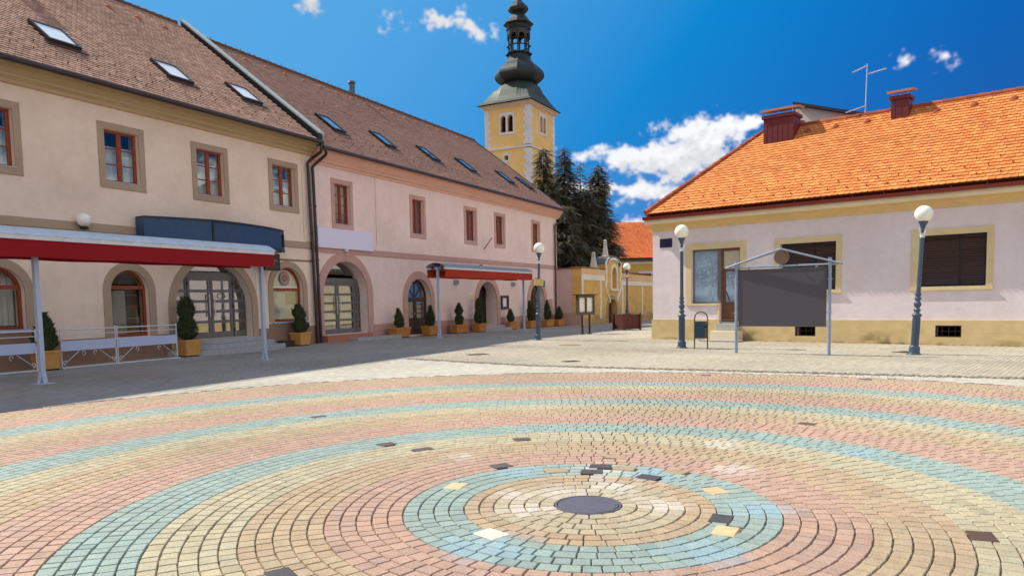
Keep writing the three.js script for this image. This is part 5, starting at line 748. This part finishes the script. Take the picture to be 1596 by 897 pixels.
const treeY = -0.45;
conifer('tall dark conifer in front of the clock on the church tower', [3.0, treeY, -64], 15.1, 3.0, 41, { power: 0.9 });
conifer('tallest dark conifer, just right of the church tower', [4.95, treeY, -66], 15.5, 3.6, 42, { power: 0.95 });
conifer('thin see-through conifer between the two tall groups', [6.72, treeY, -70], 15.0, 1.9, 43, { thin: 0.5, power: 0.75 });
conifer('drooping conifer with bent tip above the stone pinnacles', [8.0, treeY, -68], 14.4, 3.2, 44, { lean: 0.014, power: 0.8 });
conifer('shorter bushy conifer in the middle of the group', [6.5, treeY, -66], 11.8, 3.4, 45, { power: 0.6 });
conifer('low bushy conifer right behind the end of the pink house', [4.2, treeY, -58.5], 9.6, 2.6, 46, { power: 0.5 });

// ───────────────────────── potted evergreens ─────────────────────────
const potLeaf = leafMat(0xffffff); potLeaf.vertexColors = true;
function shrub(profile, n, seed, par, y0) {                                    // a dense clipped evergreen: many small scale-leaf sprays
  const r = rng(seed), P = [], CL = [], H = profile.at(-1)[1];
  const lx = (r() - 0.5) * 0.16, lz = (r() - 0.5) * 0.12, tone = 0.85 + r() * 0.4;
  const rAt = (y) => { for (let i = 0; i < profile.length - 1; i++) if (y <= profile[i + 1][1]) return mix(profile[i][0], profile[i + 1][0], (y - profile[i][1]) / (profile[i + 1][1] - profile[i][1])); return 0; };
  for (let i = 0; i < n; i++) {
    const y = H * (1 - Math.pow(1 - r(), 0.75)) * 0.985, a = r() * 6.283, lump = 0.74 + 0.52 * vnoise(a * 1.6 + 9, y * 6, seed), rr = rAt(y) * lump * (0.62 + 0.46 * Math.sqrt(r())), x = Math.cos(a) * rr + lx * y * y / H, z = Math.sin(a) * rr + lz * y * y / H, L = 0.05 + r() * r() * 0.13, up = 0.5 + r() * 0.6, o = 0.6 + r() * 0.4, da = a + (r() - 0.5) * 1.4;
    const dx = Math.cos(da) * L * o, dz = Math.sin(da) * L * o, dy = L * up, px = -Math.sin(da) * 0.016, pz = Math.cos(da) * 0.016;
    P.push(x - px, y, z - pz, x + px, y, z + pz, x + dx, y + dy, z + dz, x + px * 0.4, y - 0.02, z + pz * 0.4, x + dx * 0.6 + px * 3, y + dy * 0.9, z + dz * 0.6 + pz * 3, x + dx * 0.3 - px, y + dy * 0.6, z + dz * 0.3 - pz);
    const c = sRGB(70, 84, 40).multiplyScalar((0.4 + r() * 1.1) * tone); if (r() < 0.1) c.lerp(sRGB(104, 104, 52), 0.6); for (let k = 0; k < 6; k++) CL.push(c.r, c.g, c.b);
  }
  const g = new THREE.BufferGeometry(); g.setAttribute('position', new THREE.BufferAttribute(new Float32Array(P), 3)); g.setAttribute('color', new THREE.BufferAttribute(new Float32Array(CL), 3)); g.computeVertexNormals(); g.translate(0, y0, 0); mesh('foliage', planarUV(g), potLeaf, par);
  const core = new MB(); core.lathe(profile.map(([q, y]) => [q * 0.58, y * 0.92]), 0, y0, 0, 12); core.cyl([0, y0 - 0.05, 0], [0, y0 + H * 0.6, 0], 0.025); core.build('core_and_stem', std(0x1f2412, { roughness: 1 }), par);  // dark solid core filling the inside of the foliage, plus a thin stem
}
const PROFILE = { cone: [[0.1, 0], [0.2, 0.12], [0.22, 0.3], [0.16, 0.55], [0.08, 0.8], [0.0, 1.0]], double: [[0.12, 0], [0.25, 0.12], [0.26, 0.32], [0.14, 0.5], [0.12, 0.56], [0.2, 0.72], [0.19, 0.9], [0.1, 1.06], [0.0, 1.22]], tall: [[0.1, 0], [0.24, 0.12], [0.28, 0.36], [0.22, 0.6], [0.15, 0.72], [0.24, 0.92], [0.22, 1.12], [0.12, 1.32], [0.0, 1.45]] };
function potShape(w, d, h, taper) { const b = new MB(), g = new THREE.BoxGeometry(w, h, d, 1, 1, 1), p = g.attributes.position; for (let i = 0; i < p.count; i++) if (p.getY(i) < 0) { p.setX(i, p.getX(i) * taper); p.setZ(i, p.getZ(i) * taper); } g.computeVertexNormals(); g.translate(0, h / 2 + 0.04, 0); b.add(g); return b; }
function pot(label, [x, , z], turn, w, d, h, prof, sy, sx, seed, mat, group) {
  const t = thing('potted_evergreen', label, 'potted plant', [x, groundY(z), z], turn, group);
  potShape(w, d, h, 0.86).build('planter', mat, t); const rim = new MB(), o = rect(-w / 2 - 0.02, w / 2 + 0.02, -d / 2 - 0.02, d / 2 + 0.02); o.holes.push(asPath(rect(-w / 2 + 0.05, w / 2 - 0.05, -d / 2 + 0.05, d / 2 - 0.05))); rim.ext(o, 0, 0.06, 0.006); for (const g of rim.g) { g.rotateX(-Math.PI / 2); g.translate(0, h + 0.03, 0); } rim.build('rim', mat, t);
  new MB().box(-w * 0.4, w * 0.4, 0.001, 0.039, -d * 0.4, d * 0.4).build('foot', M.soil, t); new MB().box(-w / 2 + 0.03, w / 2 - 0.03, h + 0.041, h + 0.05, -d / 2 + 0.03, d / 2 - 0.03).build('soil', M.soil, t);
  shrub(prof.map(([q, y]) => [q * sx, y * sy]), 2600, seed, t, h + 0.06);
}
pot('ochre pot with cone evergreen between the white railings', wPt(-11.72, 0.95), WF.turn, 0.52, 0.5, 0.44, PROFILE.cone, 1.0, 1.15, 61, M.planter);
pot('ochre pot with tall lumpy evergreen left of the rounded steps', wPt(-7.0, 0.72), WF.turn, 0.6, 0.56, 0.46, PROFILE.tall, 0.98, 1.0, 62, M.planter);
pot('ochre pot with waisted evergreen under the poster window', wPt(-1.52, 0.5), WF.turn, 0.6, 0.55, 0.44, PROFILE.double, 0.92, 1.05, 63, M.planter);
for (const [s, w, sy, sx, prof, l] of [
  [5.12, 1.2, 0.9, 0.86, 'cone', 'wide orange trough with cone evergreen left of the narrow arched door'],
  [7.85, 1.05, 1.05, 0.86, 'cone', 'orange trough with pointed evergreen just left of the awning post'],
  [10.65, 1.3, 0.93, 0.84, 'double', 'long orange trough with waisted evergreen beneath the awning'],
  [12.9, 0.85, 1.0, 0.84, 'tall', 'orange pot with tall evergreen left of the open doorway'],
  [16.9, 1.05, 0.78, 0.88, 'cone', 'orange trough with the shortest evergreen under the notice case'],
  [19.85, 1.15, 1.32, 1.02, 'cone', 'orange trough with tall slim evergreen left of the last arch'],
  [22.55, 1.25, 1.38, 0.95, 'cone', 'orange trough with tall slim evergreen right of the street lamp'],
  [24.55, 1.3, 0.88, 1.08, 'cone', 'last orange trough with squat evergreen by the end downpipe']]) pot(l, wPt(s, 0.55), WF.turn, w, 0.5, 0.4, PROFILE[prof], sy, sx, 70 + Math.round(s), M.planterB, 'evergreens along the pink house');

// ───────────────────────── white railings with blank panels ─────────────────────────
function railing(label, s0, s1, ends) {
  const t = thing('railing', label, 'railing', wPt(s0, 1.05), WF.turn, 'white railings before the beige house'), L = s1 - s0, W = M.white;
  const bars = new MB(); bars.cyl([0, 1.06, 0], [L, 1.06, 0], 0.018); bars.cyl([0, 0.92, 0], [L, 0.92, 0], 0.012); bars.build('top_rail', W, t);
  const ft = new MB(); ft.box(-0.05, L + 0.05, 0.015, 0.04, -0.07, -0.04); ft.box(-0.05, L + 0.05, 0.012, 0.037, 0.05, 0.08); ft.build('base_rail', W, t);
  for (const x of [0, L]) { const p = new MB(); p.cyl([x, 0, 0], [x, 1.08, 0], 0.018); p.ball(x, 1.09, 0, 0.026, 10, 8); p.box(x - 0.02, x + 0.02, 0, 0.02, -0.12, 0.12); p.build('post', W, t); }
  new MB().box(0.02, L - 0.02, 0.48, 0.755, -0.008, 0.008).build('panel', std(0xbcc6e4, { roughness: 0.7 }), t);
  const curl = (x, y, dir, k = 1) => { const p = []; for (let i = 0; i <= 16; i++) { const a = i / 16 * 5.4, r = 0.075 * (1 - i / 22); p.push([x + dir * Math.sin(a) * r * k, y - Math.cos(a) * r + 0.075, 0]); } return p; };
  const sc = new MB(); for (const [x, d] of [[0, 1], [L, -1]]) { sc.cyl([x + d * 0.06, 0.12, 0], [x + d * 0.5, 0.46, 0], 0.009, 0.009, 6); sc.tube(curl(x + d * 0.62, 0.33, d), 0.009, 6, 24); sc.tube(curl(x + d * 0.1, 0.1, -d), 0.009, 6, 24); } sc.build('scroll', W, t);
}
railing('white railing with blank panel at the left edge, before the first arched window', -14.0, -12.02);
railing('white railing with blank panel left of the arched window with shelves', -11.36, -9.76);
railing('white railing with blank panel ending at the tall evergreen', -9.7, -7.68);

// ───────────────────────── awnings on posts ─────────────────────────
function awning(label, posts, s0, s1, off, cloth, y0 = 0, hoodMat = M.hood) {
  const t = thing('awning', label, 'awning', [WO.x, y0, WO.z], WF.turn);
  for (const s of posts) { const gy = groundY(wPt(s, off)[2]) - y0, p = new MB(); p.ext(rect(-0.05, 0.05, -0.05, 0.05), 0, 3.22 - gy, 0.006); for (const g of p.g) { g.rotateX(-Math.PI / 2); g.translate(s, gy, off); } p.box(s - 0.17, s + 0.17, gy - 0.01, gy + 0.015, off - 0.17, off + 0.17); for (const [dx, dz] of [[1, 0], [-1, 0], [0, 1], [0, -1]]) p.bar([s + dx * 0.09, gy + 0.01, off + dz * 0.09], [s + dx * 0.045, gy + 0.26, off + dz * 0.045], dx ? 0.02 : 0.08, dx ? 0.08 : 0.02); p.build('post', M.whiteBlue, t); }
  new MB().box(s0 + 0.05, s1 - 0.05, 3.1, 3.21, off - 0.05, off + 0.05).build('beam', M.whiteBlue, t);
  const arc = [], arc2 = []; for (let i = 0; i <= 12; i++) { const a = mix(-1, 1, i / 12), y = 3.4 - 0.19 * a * a; arc.push([off + a * 0.52, y]); arc2.push([off + a * 0.52, y - 0.018]); } new MB().prof([...arc, ...arc2.reverse()], s0 - 0.06, s1 + 0.06).build('hood', hoodMat, t);
  for (const [d, n] of [[0.46, 'front'], [-0.46, 'back']]) {
    const k = Math.sign(d); new MB().prof([[off + d - 0.035, 3.1], [off + d + 0.035, 3.1], [off + d + 0.05, 3.19], [off + d - 0.05, 3.19]], s0, s1).build('front_rail', M.white, t);
    const N = Math.round((s1 - s0) * 8), g = new THREE.PlaneGeometry(s1 - s0, 0.37, N, 4), p = g.attributes.position, r = rng(5); for (let i = 0; i < p.count; i++) { const x = p.getX(i), y = p.getY(i); p.setZ(i, (0.5 - (y + 0.185) / 0.37) * 0.02 * Math.sin(x * 2.1 + k) + Math.sin(x * 0.9) * 0.012); if (y < -0.15) p.setY(i, y + Math.sin(x * 3.1) * 0.008); } g.computeVertexNormals(); g.translate((s0 + s1) / 2, 2.915, off + d + k * 0.02); const b = new MB(); b.add(g.clone()); g.translate(0, 0, -0.012 * k); b.add(g); b.build('valance', cloth, t);
    new MB().cyl([s0 + 0.1, 3.16, off + d * 0.55], [s1 - 0.1, 3.16, off + d * 0.55], 0.05, 0.05, 14).build('roller', cloth, t);
  }
  for (const s of posts) { const b = new MB(); for (const k of [-1, 1]) { b.bar([s, 3.15, off], [s, 3.14, off + k * 0.5], 0.05, 0.035); b.tube([[s, 3.2, off + k * 0.1], [s, 3.3, off + k * 0.3], [s, 3.2, off + k * 0.5]], 0.02, 6); } b.build('bracket', M.hood, t); }
}
const redMatA = std(0x8c0312, { roughness: 0.95, side: THREE.DoubleSide }), redMatB = std(0xa42c14, { roughness: 0.95, side: THREE.DoubleSide });
awning('long awning with crimson valance on white posts before the beige house', [-13.92, -7.36], -17.5, -7.3, 4.45, redMatA, 0);
awning('awning with orange-red valance on posts before the pink house', [4.78, 13.75], 4.62, 13.95, 2.98, redMatB, -0.02, std(0x9a9ea2, { metalness: 0.4, roughness: 0.4, map: T.metal }));
{ const p = wPt(-7.62, 4.5, 0); const b = new MB(); b.cyl([0, 2.0, 0], [0, 2.78, 0], 0.022); b.ball(0, 2.0, 0, 0.03); const t = thing('awning_crank', 'white crank rod hanging beside the right post of the long awning', 'crank', p); b.build('rod', M.white, t); }

// ───────────────────────── street lamps ─────────────────────────
function streetLamp(label, [x, z], lean, extra) {
  const t = thing('street_lamp', label, 'street lamp', [x, groundY(z), z], 0, 'globe street lamps on the square'); t.rotation.set(lean[1], 0.3, lean[0]);
  const p = new MB(); p.lathe([[0.19, 0], [0.19, 0.015], [0.15, 0.03], [0.135, 0.05], [0.13, 0.2], [0.115, 0.215], [0.1, 0.22], [0.092, 0.26], [0.09, 0.98], [0.1, 1.0], [0.118, 1.02], [0.122, 1.05], [0.1, 1.08], [0.062, 1.1], [0.062, 1.13], [0.085, 1.16], [0.09, 1.19], [0.06, 1.22], [0.058, 1.25], [0.086, 1.29], [0.092, 1.33], [0.086, 1.37], [0.058, 1.41], [0.058, 1.44], [0.082, 1.46], [0.082, 1.49], [0.06, 1.52], [0.06, 1.56], [0.078, 1.58], [0.078, 1.61], [0.055, 1.64], [0.05, 3.1], [0.058, 3.11], [0.058, 3.16], [0.045, 3.18]], 0, 0, 0, 24); for (let i = 0; i < 12; i++) { const a = i / 12 * 6.283; p.cyl([Math.cos(a) * 0.088, 0.24, Math.sin(a) * 0.088], [Math.cos(a) * 0.088, 0.97, Math.sin(a) * 0.088], 0.011, 0.011, 6); } p.build('post', M.lampBlue, t);
  const c = new MB(); c.lathe([[0.04, 3.18], [0.04, 3.32], [0.062, 3.35], [0.062, 3.38], [0.085, 3.41], [0.085, 3.43], [0.12, 3.49], [0.12, 3.51], [0.001, 3.51]], 0, 0, 0, 24); c.build('collar', M.lampBlue, t);
  const k = new MB(); for (const s of [-1, 1]) { k.bar([s * 0.03, 3.1, 0], [s * 0.1, 3.28, 0], 0.02); k.ball(s * 0.105, 3.3, 0, 0.02, 8, 6); } k.cyl([0, 3.08, 0], [0, 3.2, 0], 0.062); k.build('banner_bracket', M.white, t);
  new MB().ball(0, 3.7, 0, 0.225, 36, 26).build('globe', M.lampWhite, t); if (extra) extra(t); return t;
}
streetLamp('straight globe lamp beside the litter bin at the corner of the white house', [5.47, -23.57], [0, 0]);
streetLamp('globe lamp leaning right in front of the white house', [10.7, -19.47], [-0.06, 0]);
streetLamp('globe lamp at the edge of the shade with a yellow sign on its post', [1.07, -29.81], [-0.03, 0], (t) => { const b = new MB(); b.box(-0.2, 0.17, 2.2, 2.46, 0.05, 0.09); b.build('yellow_sign', std(0xd8c070, { map: T.metal }), t); new MB().box(0.18, 0.26, 2.14, 2.4, -0.06, 0.05).build('control_box', painted(0x4a6a66), t); });
streetLamp('distant globe lamp rising behind the dark red box planter', [7.1, -45], [0, 0]);

// ───────────────────────── billboard, bin, notice case, box planter ─────────────────────────
{
  const az = rad(124.7), t = thing('billboard', 'blank dark grey billboard with gabled pipe frame on two posts', 'billboard', [6.46, 0, -21.09], Math.PI / 2 - az), P = M.postBlue;
  for (const x of [0, 2.5]) { const b = new MB(); b.cyl([x, -0.02, 0], [x, 2.6, 0], 0.045, 0.045, 16); b.cyl([x, 2.6, 0], [x, 2.615, 0], 0.05, 0.05, 16); b.build('post', P, t); }
  const f = new MB(); for (const z of [-0.16, 0.16]) { f.cyl([-0.3, 2.44, z * 0.2], [1.25, 2.9, z], 0.024); f.cyl([2.8, 2.44, z * 0.2], [1.25, 2.9, z], 0.024); } f.cyl([1.25, 2.9, -0.17], [1.25, 2.9, 0.17], 0.026); f.cyl([-0.32, 2.44, 0], [2.82, 2.44, 0], 0.026); f.build('gable_frame', P, t);
  const h = new MB(); for (const x of [0.34, 1.25, 2.16]) h.box(x - 0.025, x + 0.025, 2.36, 2.46, -0.02, 0.02); for (const [x, d] of [[0, 0.09], [2.5, -0.09]]) for (const y of [1.15, 2.05]) h.cyl([x - d * 0.8, y, 0], [x + d, y, 0], 0.014); h.build('hanger', P, t);
  const o = rect(0.075, 2.42, 0.77, 2.37); o.holes.push(asPath(rect(0.1, 2.395, 0.795, 2.345))); new MB().ext(o, -0.035, 0.035, 0.004).build('panel_frame', std(0x565258, { roughness: 0.6, map: T.metal }), t); new MB().box(0.1, 2.395, 0.795, 2.345, -0.03, 0.024).build('panel', M.billboard, t);
  const d = new MB(); d.cyl([1.25, 2.68, -0.03], [1.25, 2.68, 0.03], 0.2, 0.2, 36); d.build('disc', std(0x7a5a4c, { map: T.metal, roughness: 0.7 }), t); 
}
{
  const t = thing('litter_bin', 'dark blue litter bin hung in a hooped pipe frame', 'litter bin', [5.97, 0, -23.12], rad(90 - 124)), pts = []; for (let i = 0; i <= 14; i++) { const a = Math.PI - i / 14 * Math.PI; pts.push([Math.cos(a) * 0.21, 0.95 + Math.sin(a) * 0.21, 0]); }
  const b = new MB(); b.tube(pts, 0.02, 10, 40); b.cyl([-0.21, 0, 0], [-0.21, 0.96, 0], 0.02); b.cyl([0.21, 0, 0], [0.21, 0.96, 0], 0.02); for (const x of [-0.21, 0.21]) b.cyl([x, 0, 0], [x, 0.012, 0], 0.06); b.build('hoop', painted(0x5c5148), t);
  const c = new MB(), o = rect(-0.16, 0.16, -0.13, 0.13); o.holes.push(asPath(rect(-0.145, 0.145, -0.115, 0.115))); const g = new THREE.ExtrudeGeometry(o, { depth: 0.53, bevelEnabled: false }); g.rotateX(-Math.PI / 2); g.translate(0, 0.33, 0); c.add(g); c.box(-0.145, 0.145, 0.33, 0.35, -0.115, 0.115); for (let i = 0; i < 5; i++) for (let j = 0; j < 8; j++) c.box(-0.13 + i * 0.057, -0.1 + i * 0.057, 0.4 + j * 0.05, 0.42 + j * 0.05, 0.13, 0.134); c.build('basket', painted(0x24455a, { roughness: 0.5 }), t); const k = new MB(); k.box(-0.2, -0.16, 0.66, 0.74, -0.03, 0.03); k.box(0.16, 0.2, 0.66, 0.74, -0.03, 0.03); k.build('pivot', painted(0x2e3b34), t);
}
{
  const t = thing('notice_board', 'two-paned notice board on a pair of dark posts', 'notice board', [3.5, groundY(-34.95), -34.95], rad(90 - 62)), D = painted(0x4e4842);
  for (const x of [-0.14, 0.26]) { const b = new MB(); b.box(x - 0.035, x + 0.035, 0, 0.95, -0.035, 0.035); b.box(x - 0.1, x + 0.1, -0.01, 0.03, -0.09, 0.09); b.build('post', M.black, t); }
  const o = rect(-0.46, 0.5, 0.92, 1.86); for (const [a, b] of [[-0.36, -0.01], [0.06, 0.42]]) o.holes.push(asPath(rect(a, b, 1.06, 1.74))); new MB().ext(o, -0.08, 0.12, 0.01).build('case', D, t); new MB().box(-0.44, 0.48, 0.94, 1.84, -0.1, -0.079).build('back', D, t);
  for (const [a, b] of [[-0.36, -0.01], [0.06, 0.42]]) new MB().box(a, b, 1.06, 1.74, 0.0, 0.02).build('poster', M.paper, t); new MB().box(-0.6, 0.56, 1.861, 1.9, -0.16, 0.22).build('roof', M.black, t);
}
{
  const z = -40.4, t = thing('box_planter', 'dark red wooden box planter below the distant lamp', 'planter', [6.35, groundY(z), z], rad(24)), w = 1.02, R1 = wood(0x6a2a22, { roughness: 0.65 });
  for (const [x0, x1, z0, z1, face] of [[-w / 2, w / 2, w / 2 - 0.04, w / 2, 1], [-w / 2, w / 2, -w / 2, -w / 2 + 0.04, 1], [-w / 2, -w / 2 + 0.04, -w / 2 + 0.041, w / 2 - 0.041, 0], [w / 2 - 0.04, w / 2, -w / 2 + 0.041, w / 2 - 0.041, 0]]) for (let i = 0; i < 4; i++) new MB().box(x0, x1, 0.06 + i * 0.2, 0.252 + i * 0.2, z0, z1).build('plank', R1, t);
  const cw = wood(0x5a221c); for (const x of [-1, 1]) for (const k of [-1, 1]) new MB().box(x * (w / 2 + 0.012) - 0.045, x * (w / 2 + 0.012) + 0.045, 0, 0.9, k * (w / 2 + 0.012) - 0.045, k * (w / 2 + 0.012) + 0.045).build('corner_post', cw, t); new MB().box(-w / 2 + 0.05, w / 2 - 0.05, 0.1, 0.78, -w / 2 + 0.05, w / 2 - 0.05).build('soil', M.soil, t);
}

// ───────────────────────── draw ─────────────────────────
const renderer = new THREE.WebGLRenderer({ antialias: true });
renderer.setSize(1024, 575);
renderer.toneMapping = THREE.LinearToneMapping; renderer.toneMappingExposure = EXPOSURE;
renderer.shadowMap.enabled = true; renderer.shadowMap.type = THREE.PCFSoftShadowMap;
renderer.render(scene, camera);
